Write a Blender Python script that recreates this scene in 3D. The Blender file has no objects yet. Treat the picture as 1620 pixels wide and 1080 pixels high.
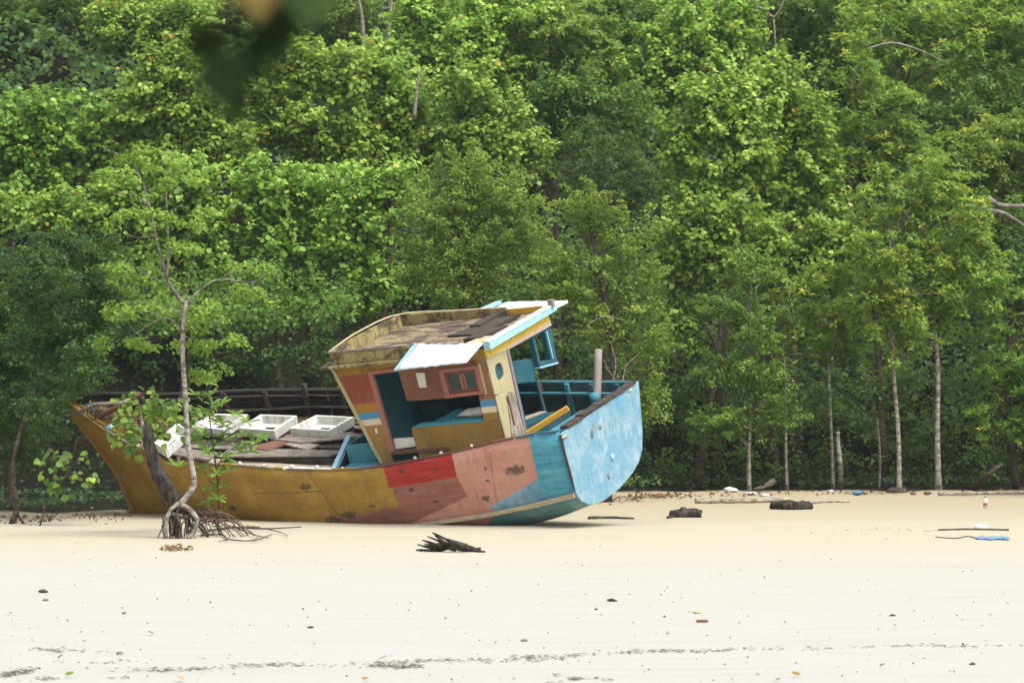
import bpy, math, random
import numpy as np
from mathutils import Matrix, Vector

scene = bpy.context.scene
COL = scene.collection
rad = math.radians
rng = np.random.default_rng(7)
random.seed(7)

# ------------------------------------------------------------------ camera, sky, sun, exposure
F_PX = 6075.0
CAM_H = 3.0
PITCH = math.atan(55 / F_PX)
cam_d = bpy.data.cameras.new("camera")
cam = bpy.data.objects.new("camera", cam_d)
COL.objects.link(cam)
cam.location = (0, 0, CAM_H)
cam.rotation_euler = (rad(90) + PITCH, 0, 0)
cam_d.sensor_width = 36
cam_d.lens = 36 * F_PX / 1620
cam_d.clip_start = 0.5
cam_d.clip_end = 3000
cam_d.dof.use_dof = True
cam_d.dof.focus_distance = 74
cam_d.dof.aperture_fstop = 4.5
scene.camera = cam

SUN_DIR = Vector((0.34, -0.34, 1.0)).normalized()
world = bpy.data.worlds.new("World")
scene.world = world
world.use_nodes = True
wn = world.node_tree
sky = wn.nodes.new("ShaderNodeTexSky")
sky.sky_type = 'NISHITA'
sky.sun_disc = False
sky.sun_elevation = math.asin(SUN_DIR.z)
sky.sun_rotation = math.atan2(SUN_DIR.x, SUN_DIR.y)
sky.air_density = 1.0
sky.dust_density = 6.0
sky.ozone_density = 1.0
hs = wn.nodes.new("ShaderNodeHueSaturation")
hs.inputs["Saturation"].default_value = 0.35
bg = wn.nodes["Background"]
bg.inputs[1].default_value = 0.15
wn.links.new(sky.outputs[0], hs.inputs["Color"])
wn.links.new(hs.outputs[0], bg.inputs[0])
sun_d = bpy.data.lights.new("sun", 'SUN')
sun_d.energy = 1.15
sun_d.angle = rad(30)
sun_d.color = (1.0, 0.96, 0.88)
sun_o = bpy.data.objects.new("sun", sun_d)
sun_o.rotation_euler = (-SUN_DIR).to_track_quat('-Z', 'Y').to_euler()
sun_o.location = (20, -20, 60)
COL.objects.link(sun_o)
vs = scene.view_settings
vs.view_transform = 'Standard'
vs.look = 'None'
vs.gamma = 1
vs.exposure = 0.97
vs.use_curve_mapping = False
cy = scene.cycles
cy.max_bounces = 6
cy.diffuse_bounces = 3
cy.glossy_bounces = 2
cy.transmission_bounces = 4
cy.transparent_max_bounces = 6
cy.caustics_reflective = False
cy.caustics_refractive = False

# ------------------------------------------------------------------ measuring helpers
def ray(u, v):
    d = np.array([(u - 810) / F_PX, 1.0, (540 - v) / F_PX])
    c, s = math.cos(PITCH), math.sin(PITCH)
    return np.array([d[0], d[1] * c - d[2] * s, d[1] * s + d[2] * c])
CAM = np.array([0, 0, CAM_H])
def W(u, v, Y):
    d = ray(u, v)
    return CAM + d * (Y / d[1])
def G(u, v, z=0.0):
    d = ray(u, v)
    return CAM + d * ((z - CAM_H) / d[2])

def Rz(a): c, s = math.cos(a), math.sin(a); return np.array([[c, -s, 0], [s, c, 0], [0, 0, 1]])
def Ry(a): c, s = math.cos(a), math.sin(a); return np.array([[c, 0, s], [0, 1, 0], [-s, 0, c]])
def Rx(a): c, s = math.cos(a), math.sin(a); return np.array([[1, 0, 0], [0, c, -s], [0, s, c]])
BR = Rz(math.pi - rad(31)) @ Ry(rad(5.5)) @ Rx(-rad(17))     # the wreck's heel, trim and heading
BO = W(884, 687, 75.3) - BR @ np.array([0, 1.70, 0])
BOAT_M = Matrix([list(BR[i]) + [BO[i]] for i in range(3)] + [[0, 0, 0, 1]])

# ------------------------------------------------------------------ object helpers
def setp(o, label=None, cat=None, group=None, kind=None):
    if label: o["label"] = label
    if cat: o["category"] = cat
    if group: o["group"] = group
    if kind: o["kind"] = kind
    return o
def empty(name, loc, label, cat, group=None):
    o = bpy.data.objects.new(name, None)
    o.empty_display_size = 0.3
    COL.objects.link(o)
    o.location = loc
    return setp(o, label, cat, group)
def link(name, me, mat, parent=None):
    o = bpy.data.objects.new(name, me)
    COL.objects.link(o)
    if mat is not None and len(me.materials) == 0:
        me.materials.append(mat)
    if parent is not None:
        o.parent = parent
    return o

class MB:
    def __init__(s): s.v = []; s.f = []; s.sm = []
    def add(s, vs_, fs, smooth=False):
        b = len(s.v)
        s.v.extend([tuple(map(float, p)) for p in vs_])
        s.f.extend([tuple(i + b for i in f) for f in fs])
        s.sm.extend([smooth] * len(fs))
        return s
    def box(s, x0, x1, y0, y1, z0, z1, j=0.0):
        p = [(x, y, z) for x in (x0, x1) for y in (y0, y1) for z in (z0, z1)]
        if j: p = [tuple(c + random.uniform(-j, j) for c in q) for q in p]
        return s.hexa(p)
    def hexa(s, p):
        return s.add(p, [(0, 1, 3, 2), (4, 6, 7, 5), (0, 4, 5, 1), (2, 3, 7, 6), (0, 2, 6, 4), (1, 5, 7, 3)])
    def slab(s, quad, off):
        """four corners and a thickness vector"""
        q = [np.array(a, float) for a in quad]; o = np.array(off, float)
        return s.add([*q, *[a + o for a in q]], [(0, 1, 2, 3), (7, 6, 5, 4), (0, 4, 5, 1), (1, 5, 6, 2), (2, 6, 7, 3), (3, 7, 4, 0)])
    def prism(s, poly, off):
        n = len(poly); q = [np.array(a, float) for a in poly]; o = np.array(off, float)
        return s.add([*q, *[a + o for a in q]], [tuple(range(n)), tuple(range(2 * n - 1, n - 1, -1))] + [(i, i + n, (i + 1) % n + n, (i + 1) % n) for i in range(n)])
    def beam(s, a, b, w, h, up=(0, 0, 1)):
        a, b = np.array(a, float), np.array(b, float); d = b - a; d /= np.linalg.norm(d)
        r = np.cross(d, up); r /= np.linalg.norm(r); u = np.cross(r, d)
        p = []
        for e in (a, b):
            for i in (-.5, .5):
                for k in (-.5, .5): p.append(e + r * i * w + u * k * h)
        return s.hexa(p)
    def tube(s, pts, rads, n=8, cap=True, wob=0.0):
        pts = [np.array(p, float) for p in pts]; m = len(pts)
        if np.isscalar(rads): rads = [rads] * m
        vsx = []; prev = None
        for i, p in enumerate(pts):
            d = pts[min(i + 1, m - 1)] - pts[max(i - 1, 0)]; d = d / (np.linalg.norm(d) + 1e-9)
            ref = np.array([1, 0, 0]) if abs(d[0]) < .8 else np.array([0, 1, 0])
            if prev is not None: ref = prev
            a = np.cross(d, ref); a /= np.linalg.norm(a) + 1e-9; b = np.cross(a, d); prev = b
            for k in range(n):
                t = 2 * math.pi * k / n; r = rads[i] * (1 + (random.uniform(-wob, wob) if wob else 0))
                vsx.append(p + (a * math.cos(t) + b * math.sin(t)) * r)
        fs = [(i * n + k, i * n + (k + 1) % n, (i + 1) * n + (k + 1) % n, (i + 1) * n + k) for i in range(m - 1) for k in range(n)]
        if cap: fs += [tuple(range(n - 1, -1, -1)), tuple((m - 1) * n + k for k in range(n))]
        return s.add(vsx, fs, True)
    def mesh(s, name):
        me = bpy.data.meshes.new(name); me.from_pydata(s.v, [], s.f)
        me.polygons.foreach_set("use_smooth", s.sm); me.update(); return me
    def build(s, name, mat, parent=None, bevel=0.0):
        o = link(name, s.mesh(name), mat, parent)
        if bevel:
            m = o.modifiers.new("bevel", 'BEVEL'); m.width = bevel; m.segments = 2; m.limit_method = 'ANGLE'
        return o

def curve(pts, n):
    """smooth path through control points"""
    pts = np.array(pts, float)
    if len(pts) < 3: return [pts[0] + (pts[-1] - pts[0]) * t for t in np.linspace(0, 1, n)]
    P = np.vstack([2 * pts[0] - pts[1], pts, 2 * pts[-1] - pts[-2]]); out = []
    for t in np.linspace(0, len(pts) - 1 - 1e-6, n):
        i = int(t); f = t - i; a, b, c, d = P[i:i + 4]
        out.append(.5 * ((2 * b) + (c - a) * f + (2 * a - 5 * b + 4 * c - d) * f * f + (3 * b - a - 3 * c + d) * f ** 3))
    return out

# ------------------------------------------------------------------ node helpers
class NT:
    def __init__(s, name):
        s.m = bpy.data.materials.new(name); s.m.use_nodes = True
        s.t = s.m.node_tree; s.n = s.t.nodes; s.l = s.t.links
        s.bsdf = s.n["Principled BSDF"]; s.out = s.n["Material Output"]
        s._tc = None
    def _in(s, sock, v):
        if v is None: return
        if hasattr(v, "is_linked") or hasattr(v, "links"): s.l.new(v, sock)
        else:
            if sock.type == 'RGBA' and len(v) == 3: v = (*v, 1)
            sock.default_value = v
    def math(s, op, a, b=None, c=None, clamp=False):
        nd = s.n.new("ShaderNodeMath"); nd.operation = op; nd.use_clamp = clamp
        for i, x in enumerate((a, b, c)):
            if x is not None: s._in(nd.inputs[i], x)
        return nd.outputs[0]
    def obj(s):
        if s._tc is None: s._tc = s.n.new("ShaderNodeTexCoord")
        return s._tc.outputs["Object"]
    def geo(s): return s.n.new("ShaderNodeNewGeometry").outputs["Position"]
    def sep(s, v):
        nd = s.n.new("ShaderNodeSeparateXYZ"); s.l.new(v, nd.inputs[0]); return nd.outputs
    def scale(s, v, k):
        nd = s.n.new("ShaderNodeMapping"); s.l.new(v, nd.inputs[0]); nd.inputs["Scale"].default_value = k; return nd.outputs[0]
    def noise(s, v, sc, det=4, rough=.6, dist=0.0):
        nd = s.n.new("ShaderNodeTexNoise"); s.l.new(v, nd.inputs["Vector"])
        nd.inputs["Scale"].default_value = sc; nd.inputs["Detail"].default_value = det
        nd.inputs["Roughness"].default_value = rough; nd.inputs["Distortion"].default_value = dist
        return nd.outputs[0]
    def ramp(s, f, stops, interp='LINEAR'):
        nd = s.n.new("ShaderNodeValToRGB"); s._in(nd.inputs[0], f); cr = nd.color_ramp; cr.interpolation = interp
        while len(cr.elements) < len(stops): cr.elements.new(.5)
        for e, (p, c) in zip(cr.elements, stops):
            e.position = p; e.color = (*c, 1) if len(c) == 3 else c
        return nd.outputs[0]
    def step(s, f, lo, hi):
        nd = s.n.new("ShaderNodeMapRange"); nd.interpolation_type = 'SMOOTHSTEP'
        s._in(nd.inputs[0], f); nd.inputs[1].default_value = lo; nd.inputs[2].default_value = hi
        return nd.outputs[0]
    def mix(s, f, a, b, mode='MIX'):
        nd = s.n.new("ShaderNodeMix"); nd.data_type = 'RGBA'; nd.blend_type = mode
        s._in(nd.inputs[0], f); s._in(nd.inputs[6], a); s._in(nd.inputs[7], b); return nd.outputs[2]
    def bump(s, h, strength=.3, dist=.01):
        nd = s.n.new("ShaderNodeBump"); nd.inputs["Strength"].default_value = strength; nd.inputs["Distance"].default_value = dist
        s.l.new(h, nd.inputs["Height"]); s.l.new(nd.outputs[0], s.bsdf.inputs["Normal"]); return nd
    def done(s, col, rough=.8, spec=.3):
        s._in(s.bsdf.inputs["Base Color"], col); s._in(s.bsdf.inputs["Roughness"], rough)
        s.bsdf.inputs["Specular IOR Level"].default_value = spec; return s.m
    def poly(s, x, z, pts, soft=.012):
        """1 inside a convex polygon in the (x, z) plane"""
        c = np.mean(pts, 0); m = None
        for i in range(len(pts)):
            a = np.array(pts[i]); b = np.array(pts[(i + 1) % len(pts)]); d = b - a; n = np.array([-d[1], d[0]]) / np.linalg.norm(d)
            if np.dot(c - a, n) < 0: n = -n
            e = s.math('MULTIPLY_ADD', x, float(n[0]), float(-np.dot(n, a)))
            e = s.math('MULTIPLY_ADD', z, float(n[1]), e)
            m = e if m is None else s.math('MINIMUM', m, e)
        return s.step(m, -soft, soft)

def grime(t, col, amt=.5, streak=(5, 5, .8), chip=.35, wood=(.16, .12, .085), dark=(.045, .038, .03)):
    """old paint: broad fading, vertical run-off streaks, chips down to wood"""
    o = t.obj()
    n1 = t.noise(o, 1.6, 5); n2 = t.noise(t.scale(o, streak), 2.2, 5, .65); n3 = t.noise(o, 9, 6, .7, .4)
    c = t.mix(t.math('MULTIPLY', t.step(n1, .35, .75), amt * .5), col, t.mix(.5, col, (.35, .3, .24)))
    c = t.mix(t.math('MULTIPLY', t.step(n2, .5, .78), amt), c, t.mix(.8, col, dark))
    c = t.mix(t.math('MULTIPLY', t.step(n3, .62, .68), min(1, chip * 2)), c, wood)
    t.bump(t.math('ADD', n3, t.math('MULTIPLY', n2, .5)), .35, .012)
    return c

def paint(name, col, **k):
    rough = k.pop('rough', .75)
    t = NT(name); return t.done(grime(t, col, **k), rough, .25)

def wood_mat(name, a, b, sc=(1.2, 14, 14), rough=.9):
    t = NT(name); o = t.obj()
    rnd = t.n.new("ShaderNodeObjectInfo").outputs["Random"]
    g = t.noise(t.scale(o, sc), 2.5, 6, .7, .6); n = t.noise(o, 2.2, 5)
    c = t.mix(t.step(g, .35, .68), a, b)
    c = t.mix(t.math('MULTIPLY', t.step(n, .5, .75), .6), c, tuple(x * .35 for x in a))
    c = t.mix(t.math('MULTIPLY', rnd, .35), c, tuple(x * .55 for x in b))
    t.bump(g, .6, .012); return t.done(c, rough, .2)

# ------------------------------------------------------------------ colours
TEAL = (.012, .095, .125); TEAL_D = (.01, .075, .095); BLUE = (.05, .33, .55); PALE = (.33, .60, .74)
M = {}
M['teal'] = paint("teal_paint", TEAL, amt=.5, chip=.12)
M['teal_dark'] = paint("dark_teal_paint", TEAL_D, amt=.5, chip=.1)
M['bright_teal'] = paint("bright_teal_paint", (.035, .22, .29), amt=.6, chip=.3)
M['blue'] = paint("blue_paint", (.05, .22, .38), amt=.5, chip=.2)
M['pale_blue'] = paint("pale_blue_paint", (.30, .55, .66), amt=.4, chip=.2)
M['white'] = paint("old_white_paint", (.66, .66, .62), amt=.45, chip=.3, wood=(.2, .17, .14))
M['hatch'] = paint('dirty_white_hatch', (.56, .56, .53), amt=.85, chip=.5, wood=(.25, .22, .19), streak=(6, 6, .8))
M['teal_in'] = paint('cabin_inner_teal', (.03, .17, .205), amt=.6, chip=.25)
M['shade_wood'] = wood_mat('shade_blackened_wood', (.008, .009, .009), (.035, .034, .03))  # bulwark wood blackened in place of shade from the trees overhead
M['tin'] = paint("white_sheet", (.54, .59, .64), amt=.4, chip=.2, wood=(.42, .42, .42))
M['pink'] = paint("pink_trim", (.33, .13, .10), amt=.4, chip=.2)
M['pink_post'] = paint("pink_post_paint", (.23, .195, .19), amt=.6, chip=.2)
M['cream'] = paint("cream_paint", (.40, .355, .20), amt=.5, chip=.2, wood=(.2, .1, .05))
M['ochre'] = paint("ochre_paint", (.28, .16, .03), amt=.6, chip=.2)
M['yellow_beam'] = paint("yellow_beam_paint", (.55, .30, .03), amt=.5, chip=.3)
M['tray'] = paint("mouldy_yellow_paint", (.27, .22, .095), amt=1.3, chip=.5, wood=(.05, .038, .028), streak=(5, 5, 1.2))
M['deck'] = wood_mat("weathered_deck_wood", (.055, .042, .034), (.34, .30, .255))
M['deck_pale'] = wood_mat("pale_deck_wood", (.30, .24, .16), (.55, .47, .33))
M['deck_dark'] = wood_mat("rotten_dark_wood", (.022, .019, .017), (.10, .082, .068))
M['grey_wood'] = wood_mat("grey_wood", (.16, .13, .11), (.42, .37, .31), (6, 6, 1))
M['rust'] = paint("rusty_brown", (.14, .055, .035), amt=.6, chip=.2)
M['teal_side'] = paint('shade_toned_teal_bulwark', (.010, .062, .075), amt=.8, chip=.35)  # stern bulwark teal, darkened and dirtied to carry its inboard shade
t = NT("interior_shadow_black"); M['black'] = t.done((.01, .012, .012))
t = NT('mouldy_yellow_parapet'); o = t.obj(); a_ = t.noise(t.scale(o, (1.2, 1.2, 2.2)), 1.9, 6, .7, .4); b_ = t.noise(t.scale(o, (6, 6, .9)), 2.0, 5, .7)
c = t.mix(t.step(t.noise(o, 3, 4), .35, .7), (.34, .28, .13), (.26, .20, .08)); c = t.mix(t.math('MULTIPLY', t.step(a_, .46, .60), .85), c, (.065, .05, .04)); c = t.mix(t.math('MULTIPLY', t.step(b_, .48, .62), .7), c, (.05, .038, .03)); t.bump(a_, .4, .015); M['tray'] = t.done(c, .85, .2)
t = NT("window_glass"); M['glass'] = t.done((.01, .05, .06), .12, .6)

def hull_material():
    t = NT("hull_paint"); o = t.obj(); s = t.sep(o)
    w = t.math('MULTIPLY_ADD', t.noise(o, 9, 7, .8), .09, -.045)
    x = t.math('ADD', s[0], w); z = t.math('ADD', s[2], w)
    n = t.noise(o, 1.3, 5); n2 = t.noise(t.scale(o, (.5, 4, 5)), 2, 6, .7)
    och = t.mix(t.step(n, .35, .7), (.25, .140, .020), (.38, .230, .036))
    c = och
    dull = t.mix(t.step(n2, .4, .7), (.20, .085, .06), (.29, .135, .095))
    # faded brown-pink antifouling band along the foot
    foot = t.math('MULTIPLY_ADD', s[0], .095, s[2])        # level above the sand
    foot = t.step(t.math('ADD', foot, t.math('MULTIPLY', n, .25)), -.68, -.50)
    c = t.mix(t.math('SUBTRACT', 1, foot), c, dull)
    salmon = t.mix(t.step(n, .3, .75), (.46, .20, .15), (.54, .29, .23))
    brown = t.mix(t.step(n2, .35, .7), (.25, .095, .065), (.32, .14, .10))
    c = t.mix(t.poly(x, z, [(4.13, .3), (1.0, .3), (1.0, -2.4), (3.9, -2.4), (3.97, -1.13)]), c, brown)
    c = t.mix(t.poly(x, z, [(2.52, .4), (.55, .4), (.69, -.84), (1.0, -1.4), (2.31, -1.14), (2.47, -.62)]), c, salmon)
    c = t.mix(t.poly(x, z, [(2.45, -1.09), (.6, -.55), (.6, -2.3), (4.6, -2.3), (4.3, -1.65)]), c, salmon)
    red = t.mix(t.step(n2, .4, .7), (.33, .018, .014), (.44, .045, .03))
    c = t.mix(t.poly(x, z, [(4.13, .3), (2.45, .3), (2.47, -.62), (4.08, -.71)]), c, red)
    lb = t.mix(t.step(n, .4, .65), (.10, .26, .38), (.24, .40, .50))
    c = t.mix(t.poly(x, z, [(.5, -.84), (.72, -.86), (1.95, -1.34), (1.7, -1.6), (.5, -1.6)]), c, lb)
    sb = t.mix(t.step(n2, .35, .7), (.035, .24, .36), (.10, .36, .48))
    c = t.mix(t.poly(x, z, [(.655, .4), (-.2, .4), (-.2, -1.8), (.68, -1.8), (.70, -.84)]), c, sb)
    gb = t.mix(t.step(n, .35, .7), (.07, .21, .23), (.20, .33, .31))
    c = t.mix(t.poly(x, z, [(-.3, -1.3), (1.3, -1.46), (1.95, -1.52), (2.35, -1.9), (2.4, -2.6), (-.3, -2.6)]), c, gb)
    # scars, knocks, plank seams, run-off
    sp = t.noise(o, 5.5, 6, .75, .3); c = t.mix(t.math('MULTIPLY', t.step(sp, .655, .69), .8), c, (.10, .065, .045))
    for (px, pz, rr, ax) in ((6.05, -.50, .11, 2.2), (1.95, -1.14, .10, 1.5), (1.15, -.62, .16, 2.4), (1.78, -.52, .05, 1), (5.2, -1.2, .13, 2.2), (3.55, -.80, .07, 1.8), (1.8, -.78, .05, 2), (4.6, -1.05, .05, 2), (5.6, -1.28, .12, 2.5), (3.7, -.38, .08, 2), (2.9, -.42, .05, 2), (3.1, -1.1, .05, 2), (8.2, -.9, .10, 2)):
        dx = t.math('DIVIDE', t.math('SUBTRACT', s[0], px), ax); dzz = t.math('SUBTRACT', s[2], pz); dd = t.math('SQRT', t.math('ADD', t.math('MULTIPLY', dx, dx), t.math('MULTIPLY', dzz, dzz)))
        dd = t.math('MULTIPLY_ADD', t.noise(o, 16, 4, .7), rr * 2.2, t.math('SUBTRACT', dd, rr * 1.1)); c = t.mix(t.math('MULTIPLY', t.math('SUBTRACT', 1, t.step(dd, rr * .45, rr * .75)), .8), c, (.05, .035, .028))
    fade = t.noise(t.scale(o, (.8, 1, 3)), 3, 6, .7); c = t.mix(t.math('MULTIPLY', t.step(fade, .55, .8), .35), c, (.55, .47, .38))
    run = t.noise(t.scale(o, (7, 7, .7)), 1.5, 5, .6); c = t.mix(t.math('MULTIPLY', t.step(run, .52, .8), .45), c, (.09, .06, .04))
    for q in ([(5.93, -.2), (5.90, -.2), (5.30, -1.45), (5.33, -1.45)], [(9.02, .3), (8.99, .3), (8.75, -1.3), (8.78, -1.3)], [(1.62, -.2), (1.60, -.2), (1.72, -1.3), (1.74, -1.3)], [(7.4, -.55), (5.7, -.62), (5.7, -.65), (7.4, -.58)]):
        c = t.mix(t.math('MULTIPLY', t.poly(x, z, q, .008), .6), c, (.07, .05, .04))
    fk = t.noise(o, 26, 3, .6); c = t.mix(t.math('MULTIPLY', t.step(fk, .64, .68), .55), c, (.09, .06, .045)); fk2 = t.noise(t.scale(o, (1, 1, 1.6)), 19, 4, .7); c = t.mix(t.math('MULTIPLY', t.step(fk2, .66, .70), .5), c, (.55, .50, .42))
    fr = t.math('FRACT', t.math('MULTIPLY', s[2], 5.2)); seam = t.math('LESS_THAN', fr, .035)
    c = t.mix(t.math('MULTIPLY', seam, .30), c, (.08, .05, .035))
    wet = t.math('MULTIPLY_ADD', s[0], .1, t.math('MULTIPLY_ADD', n, .3, s[2]))
    t.bump(t.math('ADD', t.math('MULTIPLY', seam, -.6), t.math('ADD', sp, n2)), .4, .015)
    return t.done(c, .62, .3)
M['hull'] = hull_material()

def transom_material():
    t = NT("transom_paint"); o = t.obj()
    n = t.noise(o, 2.6, 7, .72, .5); n2 = t.noise(t.scale(o, (2, 7, 1.6)), 1.3, 5, .7); n3 = t.noise(o, 16, 5, .8)
    c = t.mix(t.step(n, .42, .66), (.14, .30, .40), (.29, .40, .45))
    c = t.mix(t.math('MULTIPLY', t.step(n2, .52, .66), .7), c, (.05, .24, .40))
    c = t.mix(t.math('MULTIPLY', t.step(n3, .6, .7), .5), c, (.42, .50, .53))
    r = t.noise(t.scale(o, (2, 9, .8)), 1.7, 5, .7); c = t.mix(t.math('MULTIPLY', t.step(r, .64, .72), .45), c, (.30, .24, .20))
    sp = t.noise(o, 7, 6, .8); c = t.mix(t.math('MULTIPLY', t.step(sp, .68, .70), .7), c, (.16, .15, .13))
    t.bump(t.math('ADD', n2, n3), .3, .01); return t.done(c, .6, .3)
M['transom'] = transom_material()

def cabin_material():
    t = NT("cabin_wall_paint"); o = t.obj(); s = t.sep(o)
    w = t.math('MULTIPLY_ADD', t.noise(o, 10, 3), .02, -.01); z = t.math('ADD', s[2], w); x = s[0]
    c = t.mix(t.step(t.noise(o, 1.5, 5), .3, .7), (.22, .13, .035), (.33, .185, .03))
    def band(c, z0, z1, col): return t.mix(t.math('MULTIPLY', t.step(z, z0 - .006, z0 + .006), t.math('SUBTRACT', 1, t.step(z, z1 - .006, z1 + .006))), c, col)
    c = band(c, .51, .64, (.62, .52, .38)); c = band(c, .64, .78, (.04, .24, .42)); 
    c = band(c, .78, .98, (.33, .16, .02)); c = band(c, .98, 1.60, (.24, .058, .03))
    mid = t.math('MULTIPLY', t.math('LESS_THAN', x, 3.7), t.math('MULTIPLY', t.step(z, .79, .80), t.math('LESS_THAN', z, 1.66)))
    c = t.mix(mid, c, t.mix(t.step(t.noise(o, 1.1, 4), .35, .65), (.17, .060, .036), (.18, .078, .05)))
    aft = t.math('MULTIPLY', t.math('LESS_THAN', x, 1.66), t.math('GREATER_THAN', z, .79))
    c = t.mix(t.math('MULTIPLY', aft, .7), c, (.27, .13, .05))
    c2 = grime(t, c, amt=.5, chip=.15, streak=(5, 5, .7)); return t.done(c2, .75, .25)
M['cabin'] = cabin_material()

def header_material():
    t = NT("header_board_paint"); o = t.obj(); s = t.sep(o)
    n = t.noise(t.scale(o, (1, 4, 9)), 3, 5, .7, 1.2)
    c = t.mix(t.step(t.math('MULTIPLY_ADD', t.noise(o, 5, 3), .04, s[2]), 1.60, 1.63), (.55, .43, .36), (.72, .50, .07))
    band = t.math('MULTIPLY', t.step(s[2], 1.64, 1.66), t.math('SUBTRACT', 1, t.step(s[2], 1.73, 1.75)))
    c = t.mix(t.math('MULTIPLY', t.step(n, .54, .6), t.math('MULTIPLY', band, .7)), c, (.35, .17, .03))
    return t.done(grime(t, c, amt=.35, chip=.2), .7)
M['header'] = header_material()

# ------------------------------------------------------------------ sand and terrain
EDGE = [(-400, 82), (-13, 82.5), (-7, 84), (-2, 92), (2.5, 97.5), (8, 99.5), (400, 100.5)]
def edge(x): return np.interp(x, [e[0] for e in EDGE], [e[1] for e in EDGE])
def vnoise(x, y, seed):
    r = np.random.default_rng(seed); out = 0
    for k in range(6):
        a = r.uniform(0, 6.28); f = r.uniform(.6, 1.6); out = out + np.sin(x * f * math.cos(a) + y * f * math.sin(a) + r.uniform(0, 6.28))
    return out / 6
def terrain(x, y):
    x = np.asarray(x, float); y = np.asarray(y, float); e = edge(x); d = y - e
    z = .05 * vnoise(x * .35, y * .22, 1) + .018 * vnoise(x * 1.7, y * .9, 2)
    z = z * np.clip((y - 20) / 20, 0, 1)
    z = z + np.where(d > -1.5, .06 * np.clip((d + 1.5) / 1.5, 0, 1) + .05 * vnoise(x * 2.3, y * 1.3, 4), 0)
    h = np.clip(d - 7, 0, None); z = z + h * .42 * np.clip(h / 12, 0, 1) + 1.2 * np.clip(h / 20, 0, 1) * vnoise(x * .15, y * .15, 3)
    A = BO + BR @ np.array([1.3, 1.1, -2.0]); B = BO + BR @ np.array([11.3, .9, -1.7]); dx, dy = B[0] - A[0], B[1] - A[1]
    tt = np.clip(((x - A[0]) * dx + (y - A[1]) * dy) / (dx * dx + dy * dy), 0, 1); q = np.hypot(x - A[0] - dx * tt, (y - A[1] - dy * tt)); z = z + .09 * np.exp(-(q / .9) ** 2) * (.6 + .5 * vnoise(x * 2.1, y * 2.1, 8))
    g = np.clip(y - 190, 0, None); z = z - g * .42
    return z
def ground():
    xs = np.unique(np.concatenate([np.linspace(-300, -40, 15), np.linspace(-40, -16, 30), np.linspace(-16, 16, 161), np.linspace(16, 40, 30), np.linspace(40, 300, 15)]))
    ys = np.unique(np.concatenate([np.linspace(-60, 30, 16), np.linspace(30, 104, 260), np.linspace(104, 200, 60), np.linspace(200, 330, 9)]))
    X, Y = np.meshgrid(xs, ys); Z = terrain(X, Y)
    me = bpy.data.meshes.new("beach"); nx, ny = len(xs), len(ys)
    V = np.stack([X, Y, Z], -1).reshape(-1, 3); idx = np.arange(nx * ny).reshape(ny, nx)
    Fq = np.stack([idx[:-1, :-1], idx[:-1, 1:], idx[1:, 1:], idx[1:, :-1]], -1).reshape(-1, 4)
    fill(me, V, Fq); me.polygons.foreach_set("use_smooth", [True] * len(me.polygons))
    t = NT("sand"); p = t.geo(); s = t.sep(p)
    n = t.noise(t.scale(p, (.05, .35, 1)), 1.2, 5, .6); n2 = t.noise(p, 3, 6, .75); n3 = t.noise(t.scale(p, (.35, 3.0, 1)), 1.1, 6, .7)
    y = t.math('MULTIPLY_ADD', n, 10, t.math('SUBTRACT', s[1], 5))
    c = t.ramp(t.step(y, 42, 92), [(0, (.350, .348, .325)), (.22, (.355, .350, .312)), (.42, (.362, .347, .282)), (.62, (.368, .338, .250)), (.8, (.362, .330, .248)), (1, (.32, .272, .182))])
    c = t.mix(t.math('MULTIPLY', t.step(n3, .48, .72), .38), c, (.27, .255, .225)); n5 = t.noise(t.scale(p, (.02, .5, 1)), .8, 4, .6); c = t.mix(t.math('MULTIPLY', t.step(n5, .5, .7), .35), c, (.31, .32, .25))
    c = t.mix(t.math('MULTIPLY', t.step(n2, .60, .78), .30), c, (.33, .27, .20))
    fl = t.mix(t.step(n2, .45, .7), (.006, .008, .004), (.020, .018, .010))
    # leaf litter under the trees, near black to put forest shade into its colour
    ex = t.n.new("ShaderNodeAttribute"); ex.attribute_name = "litter"
    lit = t.step(t.math('MULTIPLY_ADD', t.noise(p, .9, 5, .7), 2.4, t.math('SUBTRACT', ex.outputs["Fac"], 1.2)), -.35, .5)
    c = t.mix(lit, c, fl)
    t.bump(t.math('ADD', t.math('MULTIPLY', n3, 1.2), n2), .5, .03)
    t.done(c, .95, .1)
    a = me.attributes.new("litter", 'FLOAT', 'POINT'); a.data.foreach_set("value", (V[:, 1] - edge(V[:, 0])).astype(np.float32))
    o = link("beach_ground", me, t.m); setp(o, "pale sand beach rising into leaf litter darkened for the shade under the trees", None, None, "structure")
def fill(me, V, Fc):
    """fast mesh from arrays; all faces with the same corner count"""
    n, k = Fc.shape; me.vertices.add(len(V)); me.vertices.foreach_set("co", V.astype(np.float32).ravel())
    me.loops.add(n * k); me.loops.foreach_set("vertex_index", Fc.astype(np.int32).ravel())
    me.polygons.add(n); me.polygons.foreach_set("loop_start", np.arange(0, n * k, k, dtype=np.int32))
    try: me.polygons.foreach_set("loop_total", np.full(n, k, dtype=np.int32))
    except Exception: pass
    me.update(calc_edges=True)
ground()

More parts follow.
